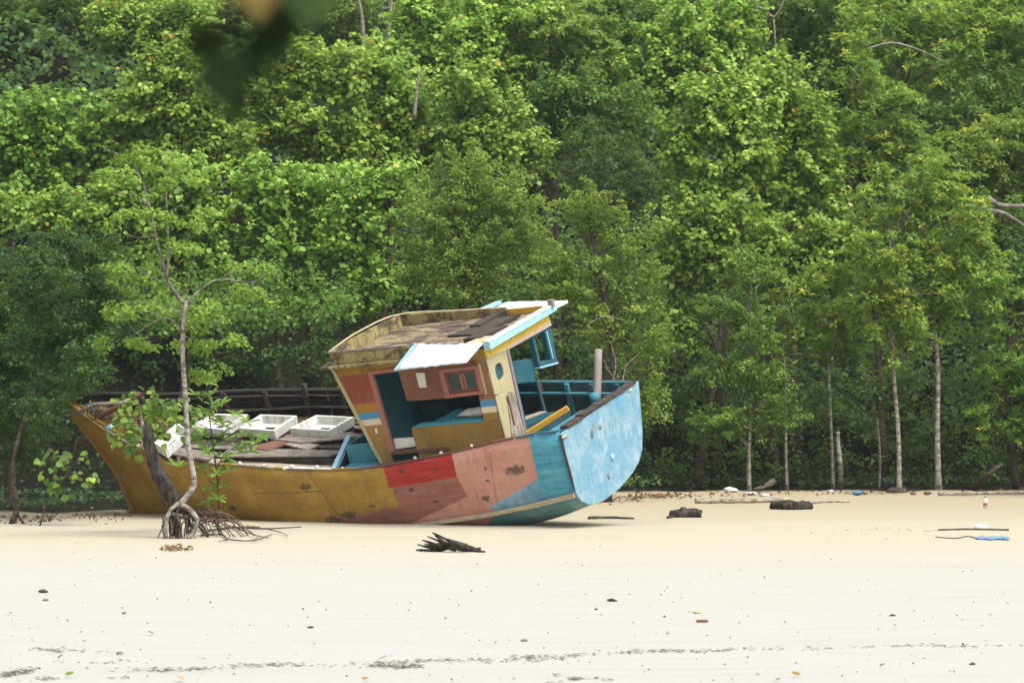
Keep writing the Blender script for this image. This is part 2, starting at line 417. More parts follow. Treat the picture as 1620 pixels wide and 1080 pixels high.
# ------------------------------------------------------------------ foliage machinery
def leaf_mat(name, stops, trans=.42, rough=.5, var=.25):
    t = NT(name); a = t.n.new("ShaderNodeAttribute"); a.attribute_name = "tint"
    c = t.ramp(a.outputs["Fac"], stops)
    oi = t.n.new("ShaderNodeObjectInfo").outputs["Random"]
    h = t.n.new("ShaderNodeHueSaturation"); t.l.new(c, h.inputs["Color"])
    t._in(h.inputs["Value"], t.math('MULTIPLY_ADD', oi, var, 1 - var / 2)); t._in(h.inputs["Hue"], t.math('MULTIPLY_ADD', oi, .02, .494))
    c = h.outputs[0]
    t._in(t.bsdf.inputs["Base Color"], c); t.bsdf.inputs["Roughness"].default_value = rough; t.bsdf.inputs["Specular IOR Level"].default_value = .32
    tr = t.n.new("ShaderNodeBsdfTranslucent"); t._in(tr.inputs[0], t.mix(.5, c, (.36, .48, .07)))
    mx = t.n.new("ShaderNodeMixShader"); mx.inputs[0].default_value = trans
    t.l.new(t.bsdf.outputs[0], mx.inputs[1]); t.l.new(tr.outputs[0], mx.inputs[2]); t.l.new(mx.outputs[0], t.out.inputs[0])
    return t.m
LM = {
 'H': leaf_mat("sea_hibiscus_leaf", [(0, (.040, .095, .020)), (.35, (.145, .265, .038)), (.7, (.295, .455, .064)), (.95, (.48, .60, .13)), (.975, (.60, .40, .05)), (1, (.62, .22, .05))]),
 'F': leaf_mat("fine_olive_leaf", [(0, (.045, .085, .016)), (.4, (.135, .220, .030)), (.8, (.25, .35, .050)), (.97, (.31, .38, .07)), (1, (.45, .22, .07))]),
 'Y': leaf_mat("yellow_tipped_leaf", [(0, (.038, .100, .018)), (.4, (.110, .225, .030)), (.72, (.225, .37, .045)), (.9, (.44, .49, .075)), (1, (.60, .46, .07))]),
 'G': leaf_mat("mid_green_leaf", [(0, (.024, .060, .014)), (.4, (.095, .185, .028)), (.8, (.195, .315, .046)), (1, (.27, .33, .07))]),
 'D': leaf_mat("dark_needle_leaf", [(0, (.012, .038, .006)), (.5, (.042, .105, .012)), (1, (.095, .18, .022))], .25),
 'R': leaf_mat("dry_red_leaf", [(0, (.06, .025, .016)), (.5, (.13, .06, .035)), (1, (.24, .13, .06))], .2),
 'M': leaf_mat("light_mangrove_leaf", [(0, (.08, .17, .025)), (.5, (.19, .34, .045)), (1, (.33, .47, .08))]),
}
SHAPE = {
 'round': (np.array([[0, 0, 0], [.18, .42, .05], [.62, .46, .02], [1.05, 0, -.14], [.62, -.46, .02], [.18, -.42, .05]]), np.array([[0, 3, 2, 1], [0, 5, 4, 3]])),
 'kite': (np.array([[0, 0, 0], [.42, .40, .06], [1.0, 0, -.06], [.42, -.40, .06]]), np.array([[0, 2, 1], [0, 3, 2]])),
 'long': (np.array([[0, 0, 0], [.5, .20, .07], [1.1, 0, -.08], [.5, -.20, .07]]), np.array([[0, 2, 1], [0, 3, 2]])),
}
def norm(a): return a / (np.linalg.norm(a, axis=-1, keepdims=True) + 1e-9)
def leaf_mesh(name, P, Nn, D, size, tint, shape, mat):
    T, Fs = SHAPE[shape]; D = norm(D - Nn * (D * Nn).sum(-1, keepdims=True)); S = np.cross(Nn, D)
    s = size[:, None, None]
    V = P[:, None] + s * (T[None, :, 0, None] * D[:, None] + T[None, :, 1, None] * S[:, None] + T[None, :, 2, None] * Nn[:, None])
    k = len(T); n = len(P); Fa = (Fs[None] + (np.arange(n) * k)[:, None, None]).reshape(-1, Fs.shape[1])
    me = bpy.data.meshes.new(name); fill(me, V.reshape(-1, 3), Fa)
    a = me.attributes.new("tint", 'FLOAT', 'FACE'); a.data.foreach_set("value", np.repeat(np.clip(tint, 0, 1), len(Fs)).astype(np.float32))
    me.materials.append(mat); return me

SPEC = {  # leaf size, shape, leaves per m2 of clump, clump radius, squash, mean tint
 'H': dict(size=.135, shape='round', dens=62, cr=(.17, .46), sq=.9, tint=.52, droop=.55, plume=4.0),
 'F': dict(size=.080, shape='kite', dens=150, cr=(.16, .36), sq=.55, tint=.50, droop=.1, plume=3.9),
 'Y': dict(size=.150, shape='long', dens=185, cr=(.22, .44), sq=.6, tint=.52, droop=-.25),
 'G': dict(size=.13, shape='kite', dens=75, cr=(.2, .5), sq=.8, tint=.48, droop=.35, plume=2.8),
 'D': dict(size=.10, shape='long', dens=210, cr=(.3, .5), sq=.9, tint=.45, droop=-.5),
 'g': dict(size=.15, shape='kite', dens=48, cr=(.5, 1.0), sq=.7, tint=.30, droop=.3),
}
def crown_points(lobes, sp, cov=1.0, seed=0, back=.45):
    """lobes: (centre xyz, radii xyz). Returns clump centres, radii, outward vectors"""
    r = np.random.default_rng(seed); C_, R_, O_ = [], [], []
    for c, rr in lobes:
        c = np.array(c, float); rr = np.array(rr, float)
        area = 4 * math.pi * ((rr[0] * rr[1] * rr[2]) ** (2 / 3)); mr = np.mean(sp['cr']); nc = max(5, int(cov * 1.25 * area / (math.pi * mr * mr)))
        d = norm(r.normal(size=(nc * 3, 3))); keep = (r.random(nc * 3) < np.where(d[:, 1] > .15, back, 1)) & (r.random(nc * 3) < np.where(d[:, 2] < -.5, .5, 1))
        d = d[keep][:nc]; f = r.uniform(.45, 1.12, len(d)) ** .8 + np.where(r.random(len(d)) < .16, r.uniform(.05, .30, len(d)), 0)
        C_.append(c + d * f[:, None] * rr); R_.append(r.uniform(*sp['cr'], len(d)) * r.choice([.6, .85, 1.1], len(d)) * np.clip(rr.min() / .9, .45, 1.2)); O_.append(d)
    return np.vstack(C_), np.concatenate(R_), np.vstack(O_)
def foliage(name, lobes, spk, mat, parent, seed, cov=1.0, dens=1.0, base=(0, 0, 0), tint=0.0, size=1.0, back=.45):
    sp = SPEC[spk]; r = np.random.default_rng(seed); pl = sp.get('plume', 0)
    if pl:                               # leafy shoots that rise and spread from inside the crown
        A_, B_, R_ = [], [], []
        for c, rr in lobes:
            c = np.array(c, float); rr = np.array(rr, float); area = 4 * math.pi * (rr.prod() ** (2 / 3)); ns = max(7, int(cov * pl * area))
            d = norm(r.normal(size=(ns * 3, 3)) + [0, 0, .35]); keep = r.random(ns * 3) < np.where(d[:, 1] > .2, back, 1); d = d[keep][:ns]; m = len(d)
            B = c + d * rr * r.uniform(.55, 1.28, m)[:, None] + [0, 0, .12]; A = c + d * rr * r.uniform(.0, .35, m)[:, None] + r.normal(size=(m, 3)) * rr * .18 - [0, 0, .25 * rr[2]]
            A_.append(A); B_.append(B); R_.append(r.uniform(*sp['cr'], m) * r.choice([.55, .8, 1.1], m))
        A_ = np.vstack(A_); B_ = np.vstack(B_); R_ = np.concatenate(R_); O_ = norm(B_ - A_); C_ = A_ + .7 * (B_ - A_); ln = np.linalg.norm(B_ - A_, axis=1)
        cnt = np.maximum(6, (sp['dens'] * dens / size ** 2 * ln * R_ * 2.6 * r.uniform(.6, 1.3, len(R_))).astype(int)); i = np.repeat(np.arange(len(R_)), cnt); n = len(i)
        t_ = 1 - r.random(n) ** 1.15 * .95; d = norm(r.normal(size=(n, 3)) + [0, 0, .15]); w = R_[i] * (1.12 - .80 * t_) * r.uniform(.2, 1.1, n) ** .6
        sag = np.stack([np.zeros(n), np.zeros(n), .25 * ln[i] * t_ * (1 - t_)], 1)
        P = A_[i] + (B_ - A_)[i] * t_[:, None] + sag + d * w[:, None] * [1, 1, sp['sq']]
        Nn = norm(d * .5 + O_[i] * .25 + np.array([0, -.12, .8]) + r.normal(size=(n, 3)) * .55)
        D = norm(d + r.normal(size=(n, 3)) * .6 - np.array([0, 0, sp['droop']])); tt = .16 * (t_ - .5); hi = d[:, 2]
    else:
        C_, R_, O_ = crown_points(lobes, sp, cov, seed, back)
        cnt = np.maximum(6, (sp['dens'] * dens / size ** 2 * 4 * math.pi * R_ ** 2 * .42 * r.uniform(.55, 1.3, len(R_))).astype(int))
        i = np.repeat(np.arange(len(R_)), cnt); n = len(i)
    if sp['shape'] == 'long':            # rosettes at the twig tips
        tips = np.maximum(1, cnt // 7); ti = np.repeat(np.arange(len(R_)), tips); td = norm(r.normal(size=(len(ti), 3)) + O_[ti] * .5 + [0, 0, .35])
        tp = C_[ti] + td * (R_[ti] * r.uniform(.45, 1.05, len(ti)))[:, None] * [1, 1, sp['sq']]
        j = np.repeat(np.arange(len(ti)), 7); n = len(j); i = ti[j]; ax = norm(td[j] * .6 + [0, 0, .7]); rd = r.normal(size=(n, 3))
        rd = norm(rd - ax * (rd * ax).sum(-1, keepdims=True)); D = norm(rd + ax * r.uniform(.05, .7, n)[:, None]); P = tp[j] + D * .02
        Nn = norm(ax - D * (ax * D).sum(-1, keepdims=True) + r.normal(size=(n, 3)) * .25); tt = r.normal(0, .13, len(ti))[j]
        hi = td[j][:, 2]
    elif not pl:
        d = norm(r.normal(size=(n, 3)) + O_[i] * .35 + [0, 0, .25]); rr = R_[i] * r.uniform(.35, 1.08, n) ** .7
        P = C_[i] + d * rr[:, None] * [1, 1, sp['sq']]
        Nn = norm(d * .55 + O_[i] * .45 + np.array([0, 0, .75]) + r.normal(size=(n, 3)) * .5)
        D = norm(d + r.normal(size=(n, 3)) * .5 - np.array([0, 0, sp['droop']])); tt = 0; hi = d[:, 2]
    ct = r.normal(0, .10, len(R_))
    tn = sp['tint'] + tint + ct[i] + r.normal(0, .12, n) + tt + .10 * hi
    odd = r.random(n); tn = np.where(odd > .9955, .98 + .02 * r.random(n), np.clip(tn, 0.02, .93))
    sz = sp['size'] * size * r.uniform(.5, 1.25, n)
    me = leaf_mesh(name, P - np.array(base), Nn, D, sz, tn, sp['shape'], mat)
    o = link(name, me, None, parent); o["kind"] = "stuff"
    return o, C_, R_

def bark(name, a, b, sc=(3, 3, 9)):
    t = NT(name); o = t.obj(); n = t.noise(t.scale(o, sc), 1.5, 5, .7); n2 = t.noise(o, 14, 4, .7)
    c = t.mix(t.step(n, .38, .62), a, b); c = t.mix(t.math('MULTIPLY', t.step(n2, .55, .7), .6), c, tuple(x * .3 for x in a)); t.bump(n2, .7, .02); return t.done(c, .9, .2)
BK = {'pale': bark("pale_lichen_bark", (.12, .105, .09), (.40, .37, .32)), 'brown': bark("brown_bark", (.03, .025, .02), (.10, .082, .062)),
      'grey': bark("grey_bark", (.11, .095, .08), (.30, .27, .23)), 'dead': bark("charred_dead_wood", (.012, .010, .009), (.075, .064, .055), (9, 9, 2)),
      'drift': bark("driftwood", (.14, .11, .08), (.42, .36, .28), (3, 9, 9))}
NTRI = [0]
def tree(name, label, cat, group, spk, Y, base, lobes, trunk=None, tr=.10, bk='brown', cov=1.0, dens=1.0, leaf=None, tint=0.0, size=1.0, twigs=26, deep=.95, extra=()):
    """one tree from measured outline lobes (u, v, ru, rv) at distance Y; base is the foot (u) or (u, v)"""
    seed = abs(hash_s(name + label)) % 99991; r = np.random.default_rng(seed)
    bu = base[0]; X = (bu - 810) / F_PX * Y; gz = float(terrain(X, Y)); foot = np.array([X, Y, gz])
    root = empty(name, foot, label, cat, group)
    L = []
    for lb in lobes:
        u, v, ru, rv = lb[:4]; dy = lb[4] if len(lb) > 4 else 0.0; k = (Y + dy) / F_PX
        L.append((W(u, v, Y + dy), (ru * k * 1.12, ru * k * deep, rv * k * 1.22)))
    me, C_, R_ = foliage("foliage", L, spk, LM[leaf or spk.upper()], root, seed, cov, dens, foot, tint, size)
    # trunk
    if trunk: path = [foot - [0, 0, .15]] + [W(u, v, Y) for u, v in trunk]
    else:
        top = max(L, key=lambda q: q[0][2])[0]; mid = (foot + top) / 2 + r.normal(0, .25, 3); path = [foot - [0, 0, .15], mid, top]
    cp = curve(path, 14); rads = [tr * (1 - .72 * i / 13) for i in range(14)]; rads[0] *= 1.35
    b = MB(); b.tube([p - foot for p in cp], [q * (.82 if bk == 'pale' else 1) for q in rads], 8, wob=.12); b.build("trunk", BK[bk], root)
    # limbs to some clumps
    b = MB(); ids = r.permutation(len(C_))[:twigs]; cpa = np.array(cp)
    for q in ids:
        c = C_[q]; dd = np.linalg.norm(cpa - c, axis=1) + np.where(cpa[:, 2] > c[2] - .1, 3, 0); j = int(np.argmin(dd)); a = cpa[j]
        m = (a + c) / 2 + r.normal(0, .12, 3) + [0, 0, .12]; pr = max(.012, min(rads[j] * .55, .05))
        b.tube([p - foot for p in curve([a, m, c], 5)], [pr, pr * .8, pr * .6, pr * .42, pr * .25], 4, False)
    for pts, rr in extra:
        pp = curve([W(u, v, Y + (e[0] if e else 0)) for (u, v, *e) in pts], 10); b2 = MB(); b2.tube([p - foot for p in pp], [rr * (1 - .6 * i / 9) for i in range(10)], 6, wob=.15)
        b2.build("bare_branch", BK['grey' if Y > 88 else 'brown'], root)
    if b.v: b.build("limbs", BK['grey' if bk == 'pale' else bk], root)["kind"] = "stuff"
    NTRI[0] += len(me.data.polygons) * (2 if spk == 'H' else 1)
    return root
def hash_s(s):
    h = 0
    for ch in s: h = (h * 131 + ord(ch)) & 0xffffffff
    return h

GB = "trees on the hillside behind"; GM = "trees of the beach forest"; GT = "pale thin trunked trees at the forest edge"
# ---- hillside row
tree("forest_tree", "dark shaded tree filling the upper left corner", "tree", GB, 'F', 122, (60,), [(20, 40, 90, 70), (90, 130, 90, 70), (-40, 130, 90, 90), (100, 20, 70, 50)], tr=.2, tint=-.26, dens=.8, leaf='G', size=1.3)
tree("forest_tree", "dark shaded tree beside the upper left corner, left of the blurred leaves", "tree", GB, 'G', 126, (230,), [(200, 150, 70, 60), (150, 90, 60, 60), (230, 210, 60, 50)], tr=.18, tint=-.20, dens=.8)
tree("forest_tree", "bright feathery crown at the top edge left of the blurred leaves", "tree", GB, 'H', 119, (250,), [(215, 60, 65, 35), (270, 25, 70, 30), (300, 90, 60, 40), (180, 25, 50, 30)], tr=.16, tint=.05, leaf='H', size=.8)
tree("forest_tree", "mid green crown behind the blurred hanging leaves", "tree", GB, 'G', 122, (400,), [(360, 40, 90, 60), (460, 60, 80, 60), (400, 130, 90, 60), (520, 20, 60, 40)], tr=.2, tint=.05)
tree("forest_tree", "tree with two grey bare trunks showing at the top edge left of centre", "tree", GB, 'G', 123, (610,), [(560, 40, 60, 50), (640, 110, 60, 50), (580, 120, 60, 50)], [(612, 200), (610, 120), (618, 20), (622, -60)], .13, 'pale', tint=-.15, dens=.7, extra=[([(576, 120, -2.5), (574, 40, -2.5), (566, -10, -2.5)], .09)])
tree("forest_tree", "bright yellow green crown at the top edge just left of centre", "tree", GB, 'H', 117, (700,), [(665, 30, 50, 45), (720, 65, 75, 55), (790, 30, 70, 50), (760, 110, 70, 45), (640, 100, 55, 40)], tr=.16, tint=.12)
tree("forest_tree", "drooping leaved dull green tree at the top edge in the centre", "tree", GB, 'Y', 118, (870,), [(870, 60, 70, 65), (830, 130, 60, 50), (900, 140, 60, 40), (935, 90, 50, 50)], tr=.14, leaf='G', tint=.25, size=1.3)
tree("forest_tree", "tree with a dark upright trunk and crooked pale branch near the top centre", "tree", GB, 'G', 121, (957,), [(1000, 30, 70, 50), (940, 40, 60, 60), (1010, 110, 70, 60), (940, 170, 70, 55)], [(957, 200), (957, 110), (960, 20), (962, -60)], .12, 'grey', tint=-.08, dens=.75, extra=[([(915, 50, -3), (924, 35, -3), (918, 22, -3), (922, 8, -3)], .05)])
tree("forest_tree", "light green crown near the top edge with a pale trunk rising behind it", "tree", GB, 'H', 117, (1110,), [(1080, 70, 75, 55), (1150, 50, 60, 50), (1130, 120, 75, 50), (1040, 140, 60, 50)], [(1140, 120), (1137, 40), (1130, -40)], .11, 'pale', tint=.03)
tree("forest_tree", "tree showing a pale forked branch at the top edge right of centre", "tree", GB, 'G', 122, (1230,), [(1220, 60, 60, 60), (1290, 80, 65, 70), (1190, 130, 60, 50), (1260, 10, 70, 30)], tr=.15, tint=-.05, dens=.7, extra=[([(1160, 40, -5), (1200, 12, -5), (1225, 28, -5), (1245, -10, -5)], .07), ([(1222, 120, -4), (1226, 70, -4), (1224, 30, -4)], .06)])
tree("forest_tree", "dull green shaded crown right of the pale forked branch", "tree", GB, 'G', 121, (1340,), [(1330, 40, 60, 60), (1340, 140, 65, 60), (1300, 190, 60, 50)], tr=.15, tint=.0)
tree("forest_tree", "yellow flecked crown along the top edge at the right", "tree", GB, 'Y', 116, (1450,), [(1430, 25, 70, 35), (1400, 60, 60, 35), (1500, 50, 70, 40), (1450, 105, 60, 40)], tr=.15, tint=.12, dens=.8, size=1.15, extra=[([(1372, 78, -3), (1410, 68, -3), (1450, 78, -3), (1498, 100, -3)], .045)])
tree("forest_tree", "yellow flecked crown in the upper right corner", "tree", GB, 'Y', 117, (1580,), [(1580, 40, 80, 50), (1650, 80, 70, 60), (1560, 110, 60, 35)], tr=.16, tint=.10, dens=.8, size=1.15)
tree("forest_tree", "dark crown below the upper right corner", "tree", GB, 'G', 115, (1600,), [(1590, 180, 80, 60), (1520, 200, 70, 50), (1660, 220, 60, 80)], tr=.16, tint=-.12)
# ---- middle row
tree("forest_tree", "mid green tree at the left edge above the dark olive tree", "tree", GM, 'H', 106, (20,), [(10, 240, 70, 60), (70, 200, 60, 60), (50, 310, 75, 50), (-40, 320, 60, 60)], tr=.14, tint=-.10)
tree("forest_tree", "bright green tree behind the pale slender mangrove's upper twigs", "tree", GM, 'H', 107, (150,), [(130, 240, 70, 45), (200, 200, 60, 40), (110, 310, 75, 50), (200, 290, 70, 50)], tr=.14, tint=-.02)
tree("sea_hibiscus", "bright broad leaved tree just below the blurred hanging leaves, two yellow leaves in its crown", "tree", GM, 'H', 106, (300,), [(260, 110, 60, 40), (240, 170, 65, 45), (310, 160, 65, 50), (290, 230, 75, 50), (360, 230, 60, 45)], tr=.14, tint=.08)
tree("sea_hibiscus", "bright broad leaved tree right of the blurred hanging leaves", "tree", GM, 'H', 107, (470,), [(480, 130, 65, 50), (430, 170, 60, 45), (540, 130, 60, 40), (470, 210, 75, 45), (520, 250, 65, 40)], tr=.14, tint=.06)
tree("sea_hibiscus", "tallest bright broad leaved tree of the middle, above the cabin's left half", "tree", GM, 'H', 108, (600,), [(590, 110, 55, 40), (640, 160, 60, 45), (580, 200, 70, 50), (680, 210, 60, 50), (630, 260, 70, 45)], tr=.14, tint=.10, extra=[([(655, 190, -4), (660, 140, -4), (664, 110, -4)], .06)])
tree("sea_hibiscus", "bright broad leaved tree above the cabin roof, right of the tallest middle one", "tree", GM, 'H', 107, (750,), [(740, 150, 60, 45), (790, 200, 60, 40), (740, 230, 65, 40), (820, 250, 55, 35)], tr=.14, tint=.04)
tree("forest_tree", "shaded green crown with dark gaps above the round dark bush", "tree", GM, 'G', 109, (880,), [(870, 170, 60, 50), (930, 170, 60, 50), (900, 230, 60, 40), (1000, 190, 50, 50)], tr=.14, tint=-.10)
tree("dark_conifer_shrub", "round dense dark green bush high in the forest right of centre", "bush", None, 'D', 103, (960,), [(940, 265, 55, 55), (1000, 290, 60, 45), (900, 250, 30, 30), (1020, 310, 35, 30)], tr=.10)
tree("sea_hibiscus", "broad bright green crown above and right of the boat's stern", "tree", GM, 'H', 104, (1130,), [(1120, 180, 65, 50), (1080, 240, 50, 50), (1170, 250, 70, 50), (1120, 310, 65, 50), (1190, 170, 55, 45)], tr=.15, tint=.08)
tree("sea_hibiscus", "bright green crown with orange flecks between the stern side tree and the yellow tipped trees", "tree", GM, 'H', 105, (1260,), [(1240, 140, 60, 45), (1270, 200, 55, 45), (1280, 270, 60, 50), (1220, 310, 60, 50), (1310, 330, 40, 40)], tr=.14, tint=.05)
tree("forest_tree", "yellow tipped crown of the middle row right of the bright broad leaved ones", "tree", GM, 'Y', 106, (1400,), [(1390, 180, 60, 45), (1430, 240, 60, 40), (1370, 260, 50, 50), (1350, 110, 40, 40)], tr=.13, tint=.05)
tree("forest_tree", "yellow flecked crown above the pale dead branch at the right edge", "tree", GM, 'Y', 106, (1560,), [(1550, 250, 70, 50), (1610, 290, 60, 45), (1500, 290, 50, 45), (1650, 230, 60, 60)], tr=.14, tint=.02, extra=[([(1523, 325, -6), (1560, 333, -6), (1590, 338, -6), (1640, 370, -6)], .09), ([(1562, 312, -6), (1585, 325, -6), (1640, 325, -6)], .08)])
# ---- lower rows
tree("sea_hibiscus", "bright leaved tree behind the slender mangrove's left twigs", "tree", GM, 'H', 99, (120,), [(60, 350, 70, 40), (130, 360, 70, 45), (190, 340, 60, 45), (110, 420, 70, 35)], tr=.12, tint=-.02)
tree("sea_hibiscus", "broad leaved tree behind the slender mangrove's trunk fork", "tree", GM, 'H', 99, (290,), [(280, 300, 70, 45), (330, 350, 70, 50), (250, 400, 70, 45), (340, 430, 60, 50), (300, 490, 60, 40)], tr=.13, tint=-.04)
tree("sea_hibiscus", "broad leaved tree left of the cabin roof's corner", "tree", GM, 'H', 99, (460,), [(420, 310, 65, 45), (480, 330, 65, 50), (430, 390, 65, 45), (500, 400, 60, 45), (460, 470, 60, 45), (530, 310, 60, 45)], tr=.13, tint=.0)
tree("sea_hibiscus", "broad leaved tree directly above the cabin's front roof corner", "tree", GM, 'H', 98, (570,), [(570, 330, 55, 50), (560, 400, 55, 45), (580, 470, 50, 35), (620, 300, 60, 40)], tr=.13, tint=-.03)
tree("fine_leaved_tree", "light olive fine leaved tree straight above the cabin roof", "tree", GM, 'F', 95, (720,), [(740, 290, 65, 45), (700, 340, 75, 50), (790, 330, 70, 50), (680, 410, 65, 50), (760, 410, 75, 50), (830, 390, 50, 50), (720, 460, 70, 35)], tr=.12, tint=.06, dens=1.0)
tree("fine_leaved_tree", "light olive fine leaved tree hanging low right behind the boat's stern", "tree", GM, 'F', 92, (960,), [(930, 340, 60, 40), (980, 390, 60, 50), (920, 440, 65, 50), (1000, 470, 55, 50), (950, 520, 60, 45), (1020, 560, 45, 50), (1000, 630, 45, 45), (1030, 650, 35, 30), (880, 470, 45, 50)], tr=.11, tint=.04, dens=1.0, extra=[([(968, 610, -8), (974, 575, -8), (966, 540, -8)], .02), ([(985, 612, -8), (990, 580, -8), (1012, 558, -8)], .018), ([(975, 600, -8), (962, 585, -8), (955, 568, -8)], .016), ([(930, 512, -6), (958, 500, -6), (992, 508, -6)], .012)])
tree("sea_hibiscus", "broad leaved tree whose orange leaves show right of the low hanging olive tree", "tree", GM, 'H', 101, (1100,), [(1090, 370, 55, 45), (1120, 430, 55, 50), (1150, 360, 60, 45), (1070, 440, 40, 40), (1080, 520, 40, 40)], tr=.12, tint=.0)
tree("broad_leaved_tree", "bright crown behind the top of the dark olive tree right of the boat", "tree", GM, 'H', 102, (1230,), [(1220, 390, 60, 45), (1280, 400, 55, 45), (1240, 460, 50, 35), (1330, 400, 40, 40)], tr=.12, tint=.02)
tree("olive_mangrove", "dark olive fine leaved tree with tiered sprays at the forest edge right of the boat", "tree", GM, 'F', 99, (1185,), [(1190, 430, 45, 40), (1160, 490, 55, 35), (1200, 530, 55, 35), (1150, 590, 60, 35), (1210, 620, 60, 35), (1170, 670, 75, 35), (1240, 670, 40, 35), (1120, 690, 35, 25)], [(1185, 720), (1188, 640), (1186, 540), (1190, 420)], .075, 'pale', leaf='G', tint=.0, dens=1.0)
tree("young_mangrove", "thin trunked yellow tipped tree close right of the dark olive tree", "tree", GT, 'Y', 100, (1245,), [(1255, 470, 40, 35), (1280, 530, 45, 35), (1260, 570, 35, 25), (1240, 500, 30, 30)], [(1243, 700), (1243, 600), (1238, 520), (1250, 460)], .06, 'pale', tint=.02)
tree("young_mangrove", "thin trunked yellow tipped tree behind the short broken pale stem", "tree", GT, 'Y', 100.5, (1318,), [(1310, 470, 45, 40), (1330, 520, 50, 35), (1300, 550, 40, 25), (1345, 440, 40, 40)], [(1316, 700), (1312, 600), (1310, 520), (1318, 440)], .06, 'pale', tint=.02)
tree("young_mangrove", "yellow tipped tree with a slim pale trunk on a small sand mound", "tree", GT, 'Y', 99, (1422,), [(1400, 400, 55, 45), (1440, 460, 55, 45), (1390, 500, 50, 40), (1430, 540, 55, 30), (1400, 330, 50, 45), (1400, 570, 40, 25)], [(1422, 700), (1415, 600), (1412, 500), (1408, 380)], .085, 'pale', tint=.08)
tree("young_mangrove", "yellow tipped tree with the straightest and thickest pale trunk at the right", "tree", GT, 'Y', 99.5, (1485,), [(1470, 290, 55, 45), (1430, 330, 45, 35), (1500, 350, 55, 45), (1540, 420, 50, 40), (1480, 430, 60, 40), (1560, 460, 40, 35), (1530, 490, 45, 30), (1470, 500, 40, 30)], [(1483, 690), (1484, 580), (1476, 490), (1465, 380), (1462, 290)], .10, 'pale', tint=.10)
tree("mangrove_tree", "low yellow tipped tree at the right edge beside the leaning dead trunk", "tree", GM, 'Y', 100, (1610,), [(1610, 560, 50, 45), (1590, 630, 45, 40), (1630, 620, 50, 60), (1570, 680, 40, 30), (1630, 700, 50, 40), (1600, 500, 40, 40)], tr=.10, tint=-.05)
tree("forest_tree", "dark shaded tree behind the low yellow tipped one at the right edge", "tree", GM, 'G', 104, (1600,), [(1600, 400, 60, 60), (1640, 480, 60, 60), (1580, 340, 40, 40)], tr=.12, tint=-.20)
tree("olive_mangrove", "dark olive fine leaved tree overhanging the boat's bow at the left", "tree", GM, 'F', 86, (15,), [(60, 430, 75, 45, -3), (10, 500, 70, 50, -3), (120, 465, 60, 45, -5), (80, 540, 75, 50, -5), (140, 540, 45, 40, -6), (20, 590, 60, 45, -4), (95, 610, 55, 40, -6), (-40, 450, 60, 60), (40, 660, 60, 30, -5), (150, 590, 35, 30, -6), (-40, 620, 60, 70, -4), (110, 610, 40, 20, -7), (165, 470, 50, 40, -6), (30, 685, 55, 25, -4), (150, 590, 45, 22, -9), (60, 655, 45, 22, -8), (95, 650, 30, 16, -9), (130, 615, 40, 16, -9), (40, 720, 45, 20, -3), (80, 690, 35, 18, -6), (130, 570, 40, 30, -9), (190, 520, 30, 25, -5), (170, 420, 45, 30, -7), (110, 400, 60, 30, -7), (60, 480, 70, 50, -8), (110, 560, 60, 40, -3)], [(22, 740), (30, 700), (45, 620), (60, 480)], .08, 'brown', cov=1.35, leaf='D', tint=-.30, dens=1.3, extra=[([(15, 834, -8), (28, 800, -8), (18, 750, -8), (30, 690, -8), (60, 600, -6)], .07), ([(40, 832, -8), (22, 800, -8), (14, 740, -8)], .04)])

# ---- undergrowth and far fill that nobody could count
def mass(name, label, spk, mat, spots, seed, **k):
    o, _, _ = foliage(name, [(W(u, v, Y), (ru * Y / F_PX, ru * Y / F_PX * .7, rv * Y / F_PX)) for u, v, Y, ru, rv in spots], spk, mat, None, seed, **k)
    o["kind"] = "stuff"; o["label"] = label
r_ = np.random.default_rng(5)
mass("hillside_thicket", "dark far thicket closing the gaps between the crowns", 'g', LM['G'],
     [(u + r_.uniform(-25, 25), v + r_.uniform(-20, 20), 132 + r_.uniform(-3, 3), 85, 65) for u in range(-150, 1790, 95) for v in range(-60, 420, 85)], 21, cov=1.0, dens=.9, back=.1, tint=-.12)
mass("shaded_thicket", "dark leafy thicket in the shade below the crowns", 'g', LM['G'],
     [(u + r_.uniform(-25, 25), v + r_.uniform(-20, 20), 111 + r_.uniform(-2, 2), 60, 42) for u in range(-120, 1770, 75) for v in (400, 470, 540, 600)], 22, cov=.8, dens=.8, back=.1, tint=-.22)
mass("undergrowth", "low shaded undergrowth among the trunks at the forest edge", 'G', LM['G'],
     [(u + r_.uniform(-20, 20), v + r_.uniform(-12, 12), 105 + r_.uniform(-2, 2), 44, 30) for u in range(560, 1740, 52) for v in (620, 675, 735)], 23, cov=.8, dens=.75, tint=-.32)  # lowered tint puts the under-canopy shade into the leaves
for side_, us in (("left", range(-1250, -140, 120)), ("right", range(1780, 2800, 120))):
    mass("flanking_forest", "forest continuing beyond the " + side_ + " side of the view", 'g', LM['H'],
         [(u + r_.uniform(-30, 30), v + r_.uniform(-20, 20), Y + r_.uniform(-2, 2), 95, 75) for u in us for v, Y in ((640, 96), (510, 98), (380, 104), (250, 112), (120, 118), (0, 124))], 41, cov=.9, dens=.8, tint=-.05)
mass("inner_canopy", "shaded leafy canopy between the boat and the forest behind it", 'G', LM['G'],
     [(u + r_.uniform(-20, 20), v + r_.uniform(-12, 12), Y + r_.uniform(-1, 1), 62, 36) for Y, v in ((90, 500), (93, 455), (97, 500)) for u in range(-120, 520, 70)] + [(u + r_.uniform(-20, 20), v + r_.uniform(-12, 12), Y, 55, 32) for Y, v in ((103, 430), (106, 480), (108, 540)) for u in range(560, 1760, 80)], 25, cov=.7, dens=.9, back=.8, tint=-.10)
